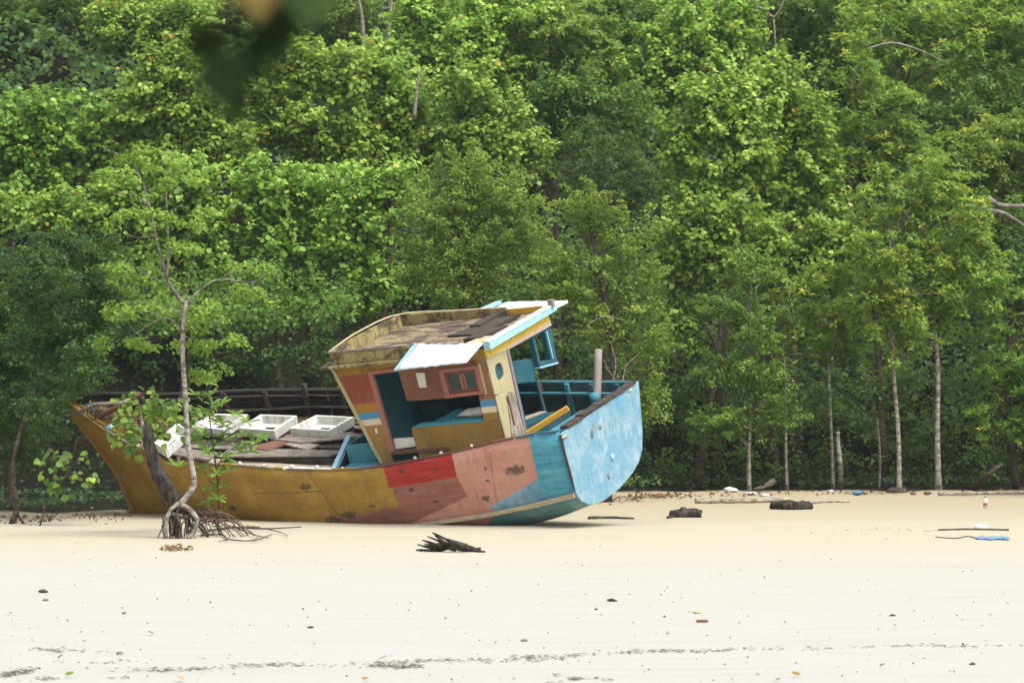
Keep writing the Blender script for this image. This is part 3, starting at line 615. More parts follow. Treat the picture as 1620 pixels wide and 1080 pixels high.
mass("bow_side_undergrowth", "shaded undergrowth behind and beside the boat's bow", 'G', LM['D'],
     [(u + r_.uniform(-20, 20), v + r_.uniform(-15, 15), 97 + r_.uniform(-2, 2), 50, 36) for u in range(-60, 620, 70) for v in (570, 650)], 24, cov=.6, dens=.7, tint=-.25)  # shade beside the bow is put into the leaf colour
mass("dark_thicket", "near black thicket behind the boat's foredeck", 'G', LM['D'],
     [(u + r_.uniform(-20, 20), v + r_.uniform(-12, 12), 101 + r_.uniform(-1.5, 1.5), 52, 34) for u in range(-80, 640, 66) for v in (510, 570, 640)], 27, cov=.9, dens=.8, tint=-.15)  # leaves coloured near black to paint the shade behind the foredeck
def blanket(name, label, n, y0, y1, size, tint, seed, hmax, mat='G', x0=-27, x1=27):
    r = np.random.default_rng(seed); x = r.uniform(x0, x1, n); y = r.uniform(y0, y1, n); e = edge(x); k = y - e > 1.2; x, y = x[k], y[k]; n = len(x)
    bumpy = (.5 + .5 * vnoise(x * 1.6, y * 1.4, seed + 1)) * hmax; h = bumpy * r.uniform(.3, 1, n) ** .5
    P = np.stack([x, y, terrain(x, y) + h], 1); Nn = norm(np.array([0, -.5, .8]) + r.normal(size=(n, 3)) * .55); D = norm(r.normal(size=(n, 3)) + [0, -.4, -.3])
    me = leaf_mesh(name, P, Nn, D, size * r.uniform(.6, 1.3, n), tint + r.normal(0, .12, n), 'kite', LM[mat]); o = link(name, me, None); o["kind"] = "stuff"; o["label"] = label
blanket("hillside_ground_cover", "leafy ground cover blanketing the hillside between the trees", 210000, 109, 165, .26, .12, 31, 2.6, 'G', -60, 48)
blanket("forest_floor_plants", "low dark plants on the shaded forest floor", 26000, 84, 116, .13, .05, 32, .45, "D")  # dark leaf material paints the forest floor's shade into these plants

# ================================================================== THE BOAT
boat = bpy.data.objects.new("fishing_boat", None); COL.objects.link(boat); boat.matrix_world = BOAT_M
setp(boat, "abandoned wooden fishing boat leaning on the sand, ochre and pink hull, pale blue transom", "boat")
ZS = [(0, .03), (.6, .05), (1.5, -.03), (2.5, -.15), (3.3, -.21), (4.1, -.265), (5.1, -.26), (6, -.17), (6.8, -.07), (7.7, .05), (9, .17), (9.7, .29), (10.4, .42), (10.9, .58), (11.6, .83), (12.3, 1.12), (13.0, 1.45)]
def zs(x): return float(np.interp(x, *zip(*ZS)))
HB = [(0, 1.70), (2, 1.80), (4, 1.86), (6.5, 1.87), (8, 1.75), (9, 1.56), (10, 1.27), (10.9, .98), (11.6, .68), (12.2, .40), (12.7, .16), (12.95, .04)]
def hb(x): return float(np.interp(x, *zip(*HB)))
TR = [(1.70, .02), (1.68, -.75), (1.66, -1.2), (1.55, -1.42), (1.23, -1.61), (.71, -1.70), (0, -1.68), (-.63, -1.57), (-.98, -1.45), (-1.22, -1.27), (-1.40, -.95), (-1.72, .04)]
def hull_section(x, u, n=12):
    """half section from sheer to keel: list of (y,z) for the port side"""
    zt, zk = zs(x), -2.02; b = hb(x) ; out = []
    fore = min(1, max(0, (x - 6.0) / 5.5))
    for i in range(n + 1):
        s = i / n
        a = s * math.pi / 2; e = .435 + 1.55 * fore ** 1.3
        y = b * max(0, math.cos(a)) ** e; zz = math.sin(a) ** max(.435, min(e, .95))
        out.append((y, zt + (zk - zt) * zz))
    return out
def stem_x(z): return float(np.interp(z, [-2.1, -1.35, -.92, -.26, .43, .91, 1.42], [11.75, 11.9, 11.94, 12.08, 12.47, 12.74, 12.98]))
def hull_mesh():
    n = 14; st = np.concatenate([np.linspace(0, 2.2, 8), np.linspace(2.6, 9, 18), np.linspace(9.3, 12.98, 16)])
    def tsec():
        P = np.array(TR); d = np.r_[0, np.cumsum(np.linalg.norm(np.diff(P, axis=0), axis=1))]; t = np.linspace(0, d[-1], 2 * n + 1)
        return np.stack([np.interp(t, d, P[:, 0]), np.interp(t, d, P[:, 1])], 1)
    T0 = tsec(); rows = []
    for x in st:
        h = np.array(hull_section(x, 0, n)); full = np.vstack([h, h[::-1][1:] * [-1, 1]])
        P = full; d = np.r_[0, np.cumsum(np.linalg.norm(np.diff(P, axis=0), axis=1))]; t = np.linspace(0, d[-1], 2 * n + 1)
        full = np.stack([np.interp(t, d, P[:, 0]), np.interp(t, d, P[:, 1])], 1)
        k = min(1, x / 2.2); k = k * k * (3 - 2 * k) if x < 2.2 else 1
        kk = 1 - (1 - min(1, x / 1.9)) ** 2
        S = T0 * (1 - kk) + full * kk
        xx = np.array([x if x < 9 else 9 + (x - 9) * (stem_x(z) - 9) / (12.98 - 9) for z in S[:, 1]])
        rows.append(np.column_stack([xx, S]))
    m = 2 * n + 1; V = np.vstack(rows); b = MB()
    fs = [(i * m + j, (i + 1) * m + j, (i + 1) * m + j + 1, i * m + j + 1) for i in range(len(st) - 1) for j in range(2 * n)]
    b.add(V, fs, True); return b
ho = hull_mesh().build("hull", M['hull'], boat)
sol = ho.modifiers.new("thickness", 'SOLIDIFY'); sol.thickness = .06; sol.offset = -1
# transom plate with raked outline, set just aft of the hull end
tb = MB(); n = len(TR); tb.prism([(-.02, y * 1.015, z * 1.008) for y, z in TR], (-.05, 0, 0))
tr_o = tb.build("transom", M['transom'], boat, .012)
def lump(name, c, r, mat, parent, flat=(1, 1, 1), seed=1, noise=.25):
    r0 = random.Random(seed); b = MB(); vs_, fs = [], []; nu, nv = 9, 6
    for i in range(nv + 1):
        for j in range(nu):
            a = math.pi * i / nv; q = 2 * math.pi * j / nu; k = r * (1 + r0.uniform(-noise, noise))
            vs_.append((c[0] + k * flat[0] * math.sin(a) * math.cos(q), c[1] + k * flat[1] * math.sin(a) * math.sin(q), c[2] + k * flat[2] * math.cos(a)))
    for i in range(nv):
        for j in range(nu): fs.append((i * nu + j, i * nu + (j + 1) % nu, (i + 1) * nu + (j + 1) % nu, (i + 1) * nu + j))
    b.add(vs_, fs, True); return b.build(name, mat, parent)
def tpt(u, v, x=-.08):
    d = BR.T @ ray(u, v); o = BR.T @ (CAM - BO); return o + d * ((x - o[0]) / d[0])
p = tpt(969, 722); lump("boss_plate", p, .075, M['pale_blue'], tr_o, (.35, 1, 1), 3, .15)
p = tpt(939, 683); b = MB(); b.tube([p + [0, .1, -.1], p + [-.03, .08, .06], p + [-.03, -.05, .1], p + [0, -.14, .16]], .013, 6, wob=.3); b.build("mooring_loop", M['grey_wood'], tr_o)
p = tpt(950, 675); lump("paint_scab", p, .05, M['grey_wood'], tr_o, (.2, 1.2, .8), 5, .4)
p = tpt(997, 617); lump("paint_scab", p, .07, M['hatch'], tr_o, (.2, 1.2, .3), 6, .4)
p = tpt(963, 752); lump("paint_scab", p, .05, M['grey_wood'], tr_o, (.25, .8, 1), 7, .4)
p = tpt(893, 690); lump("paint_scab", p, .09, M['deck_pale'], tr_o, (.25, 1.4, .4), 8, .4)
# edge batten down the port corner of the transom, splintered
b = MB(); b.tube([(-.05, 1.73, -.02), (-.05, 1.715, -.4), (-.05, 1.70, -.85), (-.05, 1.68, -1.2)], [.03, .022, .028, .015], 5, wob=.3); b.build("corner_batten", M['deck_dark'], tr_o)
# caps and rails
def along(f, xs): return [f(x) for x in xs]
b = MB(); N_ = 9
for i in range(N_):
    y0 = 1.45 - i * 3.0 / N_; y1 = y0 - 3.0 / N_ - .01; h = random.uniform(-.015, .02)
    b.box(-.10, .09, y1, y0, .045 + h, .10 + h, .012)
b.build("transom_cap", M['deck_dark'], boat)
def ribbon(name, xs, fy, fz0, fz1, th, mat, sub=None):
    """longitudinal plank: outer face at fy(x), from fz0 to fz1"""
    b = MB(); vs_, fs = [], []; n = len(xs)
    for x in xs:
        y = fy(x); vs_ += [(x, y, fz0(x)), (x, y, fz1(x)), (x, y - math.copysign(th, y), fz1(x)), (x, y - math.copysign(th, y), fz0(x))]
    for i in range(n - 1):
        for k in range(4): fs.append((i * 4 + k, i * 4 + (k + 1) % 4, (i + 1) * 4 + (k + 1) % 4, (i + 1) * 4 + k))
    fs += [(0, 1, 2, 3), ((n - 1) * 4 + 3, (n - 1) * 4 + 2, (n - 1) * 4 + 1, (n - 1) * 4)]
    b.add(vs_, fs); return b.build(name, mat, boat if sub is None else sub)
ribbon("rubbing_strake", np.linspace(-.02, 4.6, 18), lambda x: float(np.interp(x, [0, 2, 4.6], [1.715, 1.80, 1.84])) + .012, lambda x: float(np.interp(x, [0, .73, 1.3, 2.2, 3.1, 4.6], [-1.31, -1.41, -1.46, -1.53, -1.565, -1.62])), lambda x: float(np.interp(x, [0, .73, 1.3, 2.2, 3.1, 4.6], [-1.22, -1.32, -1.39, -1.46, -1.50, -1.56])), .10, M['deck_pale'])
# splintered gunwale along the port side: many short lengths
for i in range(26):
    x0 = .05 + i * .48; x1 = x0 + .48 + random.uniform(-.05, .02)
    if x1 > 12.7: break
    y0, y1 = hb(x0), hb(x1); a = (x0, y0 + .005, zs(x0) + .012); c = (x1, y1 + .005, zs(x1) + .012)
    bb = MB(); w = random.uniform(.05, .09); bb.slab([a, c, (x1, y1 - w, zs(x1) + .012), (x0, y0 - w, zs(x0) + .012)], (0, 0, random.uniform(.015, .035)))
    mt = M['rust'] if (x0 < 4) else (M['ochre'] if random.random() < .55 else M['deck'])
    if x0 < .6: mt = M['teal']
    bb.build("gunwale_strip", mt, boat)
for (x, s_) in [(3.35, .035), (2.72, .035), (2.0, .03), (5.1, .03), (5.7, .05), (6.3, .05), (7.0, .035), (7.6, .04), (8.4, .05), (9.3, .05), (9.9, .06), (10.6, .05)]:
    lump("rail_stub", (x, hb(x) - .05, zs(x) + .05), s_, M['white'], boat, (1.2, 1, 1), int(x * 10), .3)
b = MB(); b.slab([(5.3, 1.86, -.235), (6.5, 1.87, -.10), (6.5, 1.76, -.10), (5.3, 1.74, -.235)], (0, 0, .035)); b.build("gunwale_strip", M['white'], boat)
# stem post
b = MB(); b.tube(curve([(13.02, 0, 1.62), (12.98, 0, 1.42), (12.74, 0, .91), (12.47, 0, .43), (12.1, 0, -.26), (11.96, 0, -.92), (11.8, 0, -2.0)], 16), .075, 6); b.build("stem_post", M['ochre'], boat)
# starboard bulwark above the sheer; its dark wood and teal tones carry shade
ZR = [(0, .06), (.9, .14), (2.7, .30), (5, .40), (6.8, .53), (8.4, .73), (8.8, .80), (10.9, 1.10), (12.0, 1.38), (12.8, 1.55)]
def zr(x): return float(np.interp(x, *zip(*ZR)))
bx = np.linspace(0.05, 12.75, 30)
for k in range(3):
    for (xa, xb, mt) in ((.05, 3.3, M['teal_side']), (3.34, 7.4, M['shade_wood']), (7.44, 12.7, M['shade_wood'])):
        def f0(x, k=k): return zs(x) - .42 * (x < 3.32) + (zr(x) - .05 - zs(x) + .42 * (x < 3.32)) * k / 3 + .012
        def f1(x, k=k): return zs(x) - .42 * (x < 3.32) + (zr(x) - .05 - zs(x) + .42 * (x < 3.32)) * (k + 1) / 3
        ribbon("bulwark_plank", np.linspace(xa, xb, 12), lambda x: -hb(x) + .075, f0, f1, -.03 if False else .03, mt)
ribbon("bulwark_rail", np.linspace(3.35, 12.75, 22), lambda x: -hb(x) - .03, lambda x: zr(x) - .05, lambda x: zr(x), .16, M['shade_wood'])
ribbon("bulwark_stringer", np.linspace(4.9, 12.0, 16), lambda x: -hb(x) + .13, lambda x: zr(x) - .13, lambda x: zr(x) - .10, .06, M['deck_dark'])
ribbon("bulwark_rail", np.linspace(.05, 3.3, 8), lambda x: -hb(x) - .03, lambda x: zr(x) - .05, lambda x: zr(x), .14, M['teal'])
ribbon("bulwark_shelf", np.linspace(.1, 3.2, 8), lambda x: -hb(x) + .14, lambda x: zr(x) - .24, lambda x: zr(x) - .20, .10, M['bright_teal'])
ribbon("bulwark_stringer", np.linspace(4.9, 12.0, 16), lambda x: -hb(x) + .15, lambda x: zs(x) + .22, lambda x: zs(x) + .26, .10, M['deck_dark'])
for i, x in enumerate([.35, .95, 1.55, 2.2, 2.8, 5.2, 6.1, 7.0, 7.9, 8.8, 9.7, 10.6, 11.4]):
    y = -hb(x) + .15; mt = M['bright_teal'] if x in (1.55,) else (M['rust'] if x == 2.2 else (M['teal'] if x < 3 else M['deck_dark']))
    b = MB(); tp = zr(x) + (.14 if i in (7, 8) else -.02); b.box(x - .045, x + .045, y - .06, y + .05, zs(x) - (.45 if x < 3 else .05), tp, .008); b.build("bulwark_frame", mt, boat)
# stern deck and side deck
for i in range(9):
    y0 = -1.6 + i * .355; b = MB(); b.box(.02, 1.38, y0, y0 + .34, -.53, -.49, .004); b.build("stern_deck_plank", M['deck_dark'] if i < 6 else M['teal_dark'], boat)
b = MB(); b.box(.25, .40, -1.45, 1.5, -.30, -.24); b.build("stern_thwart", M['teal'], boat)
b = MB(); b.box(.9, 1.1, -1.2, .2, -.36, -.30); b.build("stern_bench", M['bright_teal'], boat)
b = MB(); b.slab([(1.35, 1.40, -.12), (1.35, 1.69, -.12), (4.6, 1.77, -.30), (4.6, 1.40, -.33)], (0, 0, -.03)); b.build("side_deck", M['blue'], boat)
b = MB(); b.tube(curve([tpt(944, 640, .45), tpt(947, 553, .45)], 5), [.085, .085, .08, .08, .075], 10); b.build("stern_post", M['pink_post'], boat)
p = tpt(943, 638, .45); b = MB(); b.tube([p + [0, 0, .0], p + [0, 0, .22]], .10, 10); b.build("post_collar", M['bright_teal'], boat)

# ---- deck forward of the cabin
def dz(x): return zs(x) - .02
def planks(y0, y1, n, x0, x1, dzf, mat_f, thick=.03, gap=.03, nm="deck_plank", seg=(1.6, 2.8)):
    for i in range(n):
        ya = y0 + (y1 - y0) * i / n; yb = y0 + (y1 - y0) * (i + 1) / n - gap; x = x0 + random.uniform(0, .3)
        while x < x1 - .3:
            xe = min(x1, x + random.uniform(*seg)); lim = hb(xe) - .1
            if max(abs(ya), abs(yb)) < lim and random.random() > .06:
                j = random.uniform(-.012, .012); b = MB(); nn = 4; vs_, fs = [], []
                for k in range(nn + 1):
                    xx = x + (xe - x) * k / nn; z = dzf(xx) + j
                    vs_ += [(xx, ya, z), (xx, yb, z), (xx, yb, z - thick), (xx, ya, z - thick)]
                for k in range(nn):
                    for q in range(4): fs.append((k * 4 + q, k * 4 + (q + 1) % 4, k * 4 + 4 + (q + 1) % 4, k * 4 + 4 + q))
                fs += [(3, 2, 1, 0), (nn * 4, nn * 4 + 1, nn * 4 + 2, nn * 4 + 3)]
                b.add(vs_, fs); b.build(nm, mat_f(i), boat)
            x = xe + .02
ribbon("side_plank", np.linspace(5.6, 9.3, 10), lambda x: hb(x) - .14, lambda x: dz(x) - .03, lambda x: dz(x), .30, M['deck_pale'])
ribbon("side_plank", np.linspace(9.33, 10.9, 5), lambda x: hb(x) - .14, lambda x: dz(x) - .02, lambda x: dz(x) + .01, .22, M['deck'])
planks(-1.75, -1.0, 4, 4.9, 11.2, lambda x: dz(x) + .05, lambda i: M['deck'] if i % 2 else M['deck_dark'])
planks(-.98, 1.16, 8, 5.6, 10.9, lambda x: dz(x) + .085, lambda i: (M['deck'], M['deck_dark'], M['deck_dark'])[i % 3], gap=.06)
planks(-.9, .9, 6, 10.9, 12.2, lambda x: dz(x) + .10, lambda i: M['deck_dark'])
ribbon("hold_riser", np.linspace(5.5, 10.6, 10), lambda x: min(1.33, hb(x) - .46), lambda x: dz(x) - .3, lambda x: dz(x) + .10, .05, M['deck_dark'])
ribbon("hold_riser", np.linspace(5.5, 10.6, 10), lambda x: -1.0, lambda x: dz(x) - .1, lambda x: dz(x) + .14, .05, M['deck'])
b = MB(); b.box(5.45, 5.52, -1.0, 1.3, zs(5.5) - .5, zs(5.5) + .13); b.build("hold_bulkhead", M['deck_dark'], boat)
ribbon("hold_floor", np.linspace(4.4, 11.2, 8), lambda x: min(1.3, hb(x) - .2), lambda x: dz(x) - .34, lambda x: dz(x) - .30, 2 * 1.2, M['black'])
# crosswise board and blue locker in front of the cabin
b = MB(); b.slab([(5.32, 1.80, -.24), (5.42, 1.80, -.24), (5.62, .62, .16), (5.50, .62, .16)], (0, 0, -.10)); b.build("cross_board", M['pale_blue'], boat)
b = MB(); x0, x1, y0, y1, zb, zt = 4.62, 5.30, .30, 1.22, -.30, .10
b.box(x0, x1, y1 - .04, y1, zb, zt); b.box(x0, x1, y0, y0 + .04, zb, zt); b.box(x1 - .04, x1, y0 + .042, y1 - .042, zb, zt); b.box(x0, x0 + .04, y0 + .042, y1 - .042, zb, zt)
b.build("deck_locker", M['bright_teal'], boat)
b = MB(); b.box(x0 + .05, x1 - .05, y0 + .05, y1 - .05, zb, zb + .03); b.build("locker_floor", M['teal_dark'], boat)
b = MB(); b.slab([(5.25, 1.25, -.27), (5.25, 1.80, -.27), (4.5, 1.80, -.30), (4.5, 1.25, -.30)], (0, 0, -.03)); b.build("side_deck", M['bright_teal'], boat)

# hatch boxes on the hold deck
def hatch(corner_px, label):
    """corner_px: near-left, near-right, far-right, far-left of the top rim"""
    c = []
    for (u, v) in corner_px:
        d = BR.T @ ray(u, v); o = BR.T @ (CAM - BO); z = .3
        for _ in range(25):
            q = o + d * ((z - o[2]) / d[2]); z = dz(q[0]) + .34
        c.append(q)
    c = np.array(c); cen = c.mean(0); root = None; h = .19; t_ = .045
    b = MB(); outs = c; ins = cen + (c - cen) * .86; bo = cen + (c - cen) * .97 - [0, 0, h]; bi = cen + (c - cen) * .80 - [0, 0, h]
    V = np.vstack([outs, ins, bo, bi]); fs = []
    for i in range(4):
        j = (i + 1) % 4; fs += [(i, j, 4 + j, 4 + i), (8 + i, 8 + j, j, i), (4 + i, 4 + j, 12 + j, 12 + i), (12 + i, 12 + j, 8 + j, 8 + i)]
    b.add(V, fs); o_ = b.build("hatch_coaming", M['hatch'], boat, .006); o_["label"] = label
    b = MB(); w = cen + (c - cen) * .79 - [0, 0, h - .02]; k = cen + (c - cen) * .33 - [0, 0, h - .02]
    V = np.vstack([w, k]); b.add(V, [(i, (i + 1) % 4, 4 + (i + 1) % 4, 4 + i) for i in range(4)]); b.build("coaming_floor", M['hatch'], o_)
    b = MB(); k2 = k - [0, 0, .03]; b.add(k2, [(0, 1, 2, 3)]); b.build("drain_opening", M['black'], o_)
    b = MB(); s_ = cen + (c - cen) * .93 - [0, 0, h + .02]; b.prism(list(s_ - [0, 0, .09]), (0, 0, .10)); b.build("hatch_base", M['deck_dark'], o_)  # dark slab carrying the hatch, filling in for the shadow gap below
hatch([(457, 677), (521, 681), (560, 659), (500, 656)], "rightmost white hatch coaming, nearest the cabin")
hatch([(377, 677), (434, 681), (470, 657), (412, 655)], "white hatch coaming second from the cabin")
hatch([(298, 674), (352, 679), (392, 655), (338, 654)], "white hatch coaming third from the cabin, half hidden by leaves")
hatch([(244, 700), (262, 712), (300, 678), (280, 668)], "tilted narrow white hatch board behind the pale trunk")
def onz(u, v, h):
    d = BR.T @ ray(u, v); o = BR.T @ (CAM - BO); z = .3
    for _ in range(25):
        q = o + d * ((z - o[2]) / d[2]); z = dz(q[0]) + h
    return q
for quad, mt, h in ([[(428, 694), (478, 700), (575, 690), (556, 683)], 'deck', .18], [[(440, 700), (487, 711), (505, 703), (470, 698)], 'grey_wood', .15], [[(345, 722), (520, 721), (545, 712), (365, 708)], 'deck', .15],
                    [[(258, 716), (330, 727), (345, 716), (275, 706)], 'deck', .16], [[(560, 662), (590, 668), (580, 655), (566, 655)], 'deck', .2], [[(395, 708), (425, 712), (478, 692), (455, 690)], 'rust', .16]):
    q = [onz(u, v, h) for u, v in quad]; b = MB(); b.prism(q, (0, 0, -.03)); b.build("loose_deck_board", M[mt], boat)
# bow fittings
b = MB(); b.tube([tpt(150, 664, 12.0), tpt(222, 622, 11.0)], .05, 6); b.build("bow_rail", M['rust'], boat)
b = MB(); b.tube([tpt(118, 655, 12.4), tpt(150, 640, 11.9), tpt(200, 636, 11.0)], .04, 6); b.build("bow_rail", M['grey_wood'], boat)
b = MB(); b.prism([(12.3, .12, 1.0), (12.5, -.05, 1.25), (12.2, -.3, 1.22), (12.0, -.05, .95)], (0, 0, .04)); b.build("bow_board", M['teal'], boat)

# ---- cabin: port wall (plane y = 1.40), thickness inwards
YP = 1.40
def pw(name, pts, mat, th=.06, y=YP, parent=None, bev=0):
    b = MB(); b.prism([(x, y, z) for x, z in pts], (0, -th, 0)); return b.build(name, mat, parent or boat, bev)
pw("front_panel", [(5.02, 1.80), (4.20, 1.80), (4.14, -.30), (4.40, -.30)], M['cabin'])
pw("panel_corner_batten", [(5.07, 1.80), (4.99, 1.80), (4.37, -.30), (4.45, -.30)], M['cream'], .03, YP + .025)
pw("door_head", [(4.20, 1.80), (3.46, 1.80), (3.46, 1.62), (4.20, 1.62)], M['cabin'])
df = pw("door_frame", [(4.20, 1.64), (4.10, 1.64), (4.05, -.12), (4.15, -.12)], M['pink'], .09, YP + .03, bev=.008)
pw("frame_head", [(4.10, 1.64), (3.40, 1.64), (3.40, 1.56), (4.10, 1.56)], M['pink'], .09, YP + .027, df)
pw("door_sill", [(4.10, -.06), (2.75, -.10), (2.75, -.16), (4.10, -.13)], M['rust'], .12, YP + .05, bev=.006)
pw("door_kick_board", [(4.04, .17), (3.52, .15), (3.50, -.03), (4.04, -.05)], M['white'], .03, YP - .06)
pw("upper_panel", [(3.50, 1.62), (2.56, 1.62), (2.56, .90), (3.46, .93)], M['cabin'])
pw("upper_panel", [(1.60, 1.62), (1.42, 1.62), (1.42, .90), (1.60, .90)], M['cabin'], .058)
pw("upper_panel", [(2.556, 1.62), (1.604, 1.62), (1.604, 1.505), (2.556, 1.51)], M['cabin'], .055)
pw("eave_board", [(3.46, 1.80), (1.42, 1.80), (1.42, 1.622), (3.46, 1.622)], M['ochre'], .05)
pw("middle_panel", [(1.78, .896), (1.42, .896), (1.42, .36), (1.80, .34)], M['cabin'], .055)
pw("lower_panel", [(3.52, .36), (1.42, .34), (1.42, -.20), (3.50, -.30)], M['cabin'])
pw("opening_sill", [(3.30, .43), (1.80, .385), (1.80, .345), (3.52, .365)], M['bright_teal'], .14, YP + .01)
pw("notice_board", [(3.09, 1.49), (2.89, 1.47), (2.92, 1.17), (3.09, 1.18)], M['white'], .012, YP + .014)
pw("pipe_bracket", [(4.36, .44), (4.32, .44), (4.32, .34), (4.36, .34)], M['white'], .03, YP + .03)
# window: frame, mullion, two panes
wn_o = pw("window", [(2.55, 1.505), (1.61, 1.50), (1.61, 1.43), (2.55, 1.435)], M['pink'], .08, YP + .02, bev=.006)
pw("frame_bottom", [(2.55, .97), (1.61, .98), (1.61, .91), (2.55, .90)], M['pink'], .08, YP + .02, wn_o)
pw("frame_side", [(2.55, 1.433), (2.44, 1.433), (2.44, .972), (2.55, .972)], M['pink'], .078, YP + .018, wn_o)
pw("frame_side", [(1.72, 1.433), (1.61, 1.433), (1.61, .982), (1.72, .982)], M['pink'], .078, YP + .018, wn_o)
pw("outer_moulding", [(1.60, 1.53), (1.565, 1.53), (1.565, .90), (1.60, .90)], M['cream'], .03, YP + .035, wn_o)
pw("sash", [(2.438, 1.43), (1.722, 1.43), (1.722, 1.375), (2.438, 1.375)], M['rust'], .03, YP - .015, wn_o)
pw("sash", [(2.438, 1.045), (1.722, 1.045), (1.722, .984), (2.438, .984)], M['rust'], .03, YP - .015, wn_o)
pw("mullion", [(2.13, 1.373), (2.00, 1.373), (2.00, 1.047), (2.13, 1.047)], M['pink'], .03, YP - .012, wn_o)
pw("mullion", [(2.065, 1.373), (2.045, 1.373), (2.045, 1.047), (2.065, 1.047)], M['rust'], .02, YP + .0, wn_o)
pw("sash", [(2.438, 1.373), (2.375, 1.373), (2.375, 1.047), (2.438, 1.047)], M['rust'], .03, YP - .015, wn_o)
pw("sash", [(1.785, 1.373), (1.722, 1.373), (1.722, 1.047), (1.785, 1.047)], M['rust'], .03, YP - .015, wn_o)
pw("pane", [(2.373, 1.373), (2.132, 1.373), (2.132, 1.047), (2.373, 1.047)], M['glass'], .008, YP - .03, wn_o)
pw("pane", [(1.998, 1.373), (1.787, 1.373), (1.787, 1.047), (1.998, 1.047)], M['glass'], .008, YP - .03, wn_o)
# interior
b = MB(); b.box(2.65, 4.95, -1.36, -1.30, -.3, 1.8); b.build("starboard_wall", M['teal_in'], boat)
b = MB(); b.prism([(4.93, 1.33, 1.8), (4.33, 1.33, -.3), (4.33, -1.29, -.3), (4.93, -1.29, 1.8)], (-.05, 0, 0)); b.build("front_wall", M['teal_in'], boat)
b = MB(); b.box(1.45, 4.35, -1.3, 1.33, -.34, -.30); b.build("cabin_floor", M['teal_dark'], boat)
b = MB(); b.box(1.9, 3.3, .5, 1.2, -.295, .30); b.build("bench", M['teal'], boat, .02)
b = MB(); b.prism([(3.25, 1.22, .34), (2.75, .75, .50), (2.0, .75, .36), (2.0, 1.22, .33)], (0, 0, -.03)); b.build("fallen_shelf", M['bright_teal'], boat)
b = MB(); b.box(2.7, 2.76, -1.29, -.4, -.295, 1.0); b.build("inner_partition", M['teal'], boat)
b = MB(); b.box(3.6, 4.2, -.9, -.2, -.295, .45); b.build("engine_box", M['teal_dark'], boat, .03)

# ---- aft face (plane x = 1.40)
XA = 1.40
def aw(name, pts, mat, th=.06, x=XA, parent=None, bev=0):
    b = MB(); b.prism([(x, y, z) for y, z in pts], (th, 0, 0)); return b.build(name, mat, parent or boat, bev)
cy_, cz_ = 1.03, 1.235; hole = [(cy_ + .155 * math.copysign(abs(math.cos(a)) ** .6, math.cos(a)), cz_ + .165 * math.copysign(abs(math.sin(a)) ** .75, math.sin(a))) for a in np.linspace(0, 2 * math.pi, 24, endpoint=False)]
def ring_plate(x, th):
    """cream panel with the rounded port cut through"""
    b = MB(); out = []
    for a in np.linspace(0, 2 * math.pi, 24, endpoint=False):
        k = min((.37 if math.cos(a) > 0 else .45) / max(1e-6, abs(math.cos(a))), .40 / max(1e-6, abs(math.sin(a)))); out.append((cy_ + k * math.cos(a), cz_ + k * math.sin(a)))
    V = [(x, y, z) for y, z in hole] + [(x, y, z) for y, z in out] + [(x + th, y, z) for y, z in hole] + [(x + th, y, z) for y, z in out]; n = 24; fs = []
    for i in range(n):
        j = (i + 1) % n; fs += [(i, j, n + j, n + i), (2 * n + i, 3 * n + i, 3 * n + j, 2 * n + j), (i, 2 * n + i, 2 * n + j, j), (n + i, n + j, 3 * n + j, 3 * n + i)]
    b.add(V, fs); return b
ap = ring_plate(XA, .05).build("aft_panel", M['cream'], boat)
aw("port_glass", [(cy_ + .19, cz_ - .2), (cy_ - .19, cz_ - .2), (cy_ - .19, cz_ + .2), (cy_ + .19, cz_ + .2)], M['teal'], .01, XA + .055, ap)
aw("aft_panel", [(1.40, .83), (.58, .83), (.70, .30), (.95, .30), (1.05, -.22), (1.40, -.18)], M['cream'], .05)
aw("weathered_board", [(1.02, .70), (.92, .78), (.72, .70), (.66, -.26), (1.22, -.22), (1.10, .2)], M['grey_wood'], .02, XA - .022)
aw("split_strip", [(1.02, .72), (.99, .72), (.99, .1), (1.02, .1)], M['rust'], .02, XA - .045)
aw("aft_jamb", [(.60, 1.56), (.52, 1.56), (.60, -.28), (.68, -.28)], M['pink_post'], .08, XA - .03, bev=.006)
aw("inner_jamb", [(.515, 1.40), (.47, 1.40), (.50, .0), (.595, -.05)], M['teal'], .14, XA - .0)
aw("header_board", [(1.38, 1.79), (-1.30, 1.79), (-1.33, 1.50), (.62, 1.55), (1.38, 1.635)], M['header'], .05, XA - .012)
aw("head_rail", [(.52, 1.545), (-1.26, 1.50), (-1.26, 1.46), (.52, 1.51)], M['pink_post'], .06, XA + .042)
aw("hanging_board", [(.46, 1.28), (-.50, 1.06), (-.38, .60), (.50, .82)], M['teal'], .03, XA + .10, bev=.004)
wb = aw("window_box", [(-.46, 1.46), (-.56, 1.46), (-.56, .90), (-.46, .96)], M['teal'], .10, XA - .02)
aw("box_bottom", [(-.46, .96), (-1.20, .84), (-1.20, .76), (-.46, .88)], M['teal'], .16, XA - .03, wb)
aw("box_lip", [(-.46, .875), (-1.20, .755), (-1.20, .72), (-.46, .84)], M['pale_blue'], .18, XA - .04, wb)
aw("box_side", [(-.98, 1.47), (-1.28, 1.47), (-1.20, .842), (-.98, .88)], M['teal'], .12, XA - .02, wb)
aw("box_trim", [(-1.03, 1.45), (-1.06, 1.45), (-1.06, .87), (-1.03, .87)], M['pale_blue'], .02, XA - .04, wb)
aw("thin_post", [(-.38, .60), (-.43, .60), (-.46, -.14), (-.41, -.14)], M['teal'], .05, XA + .06)
aw("aft_sill", [(.58, .06), (-.42, -.06), (-.42, -.20), (.58, -.06)], M['teal'], .10, XA)
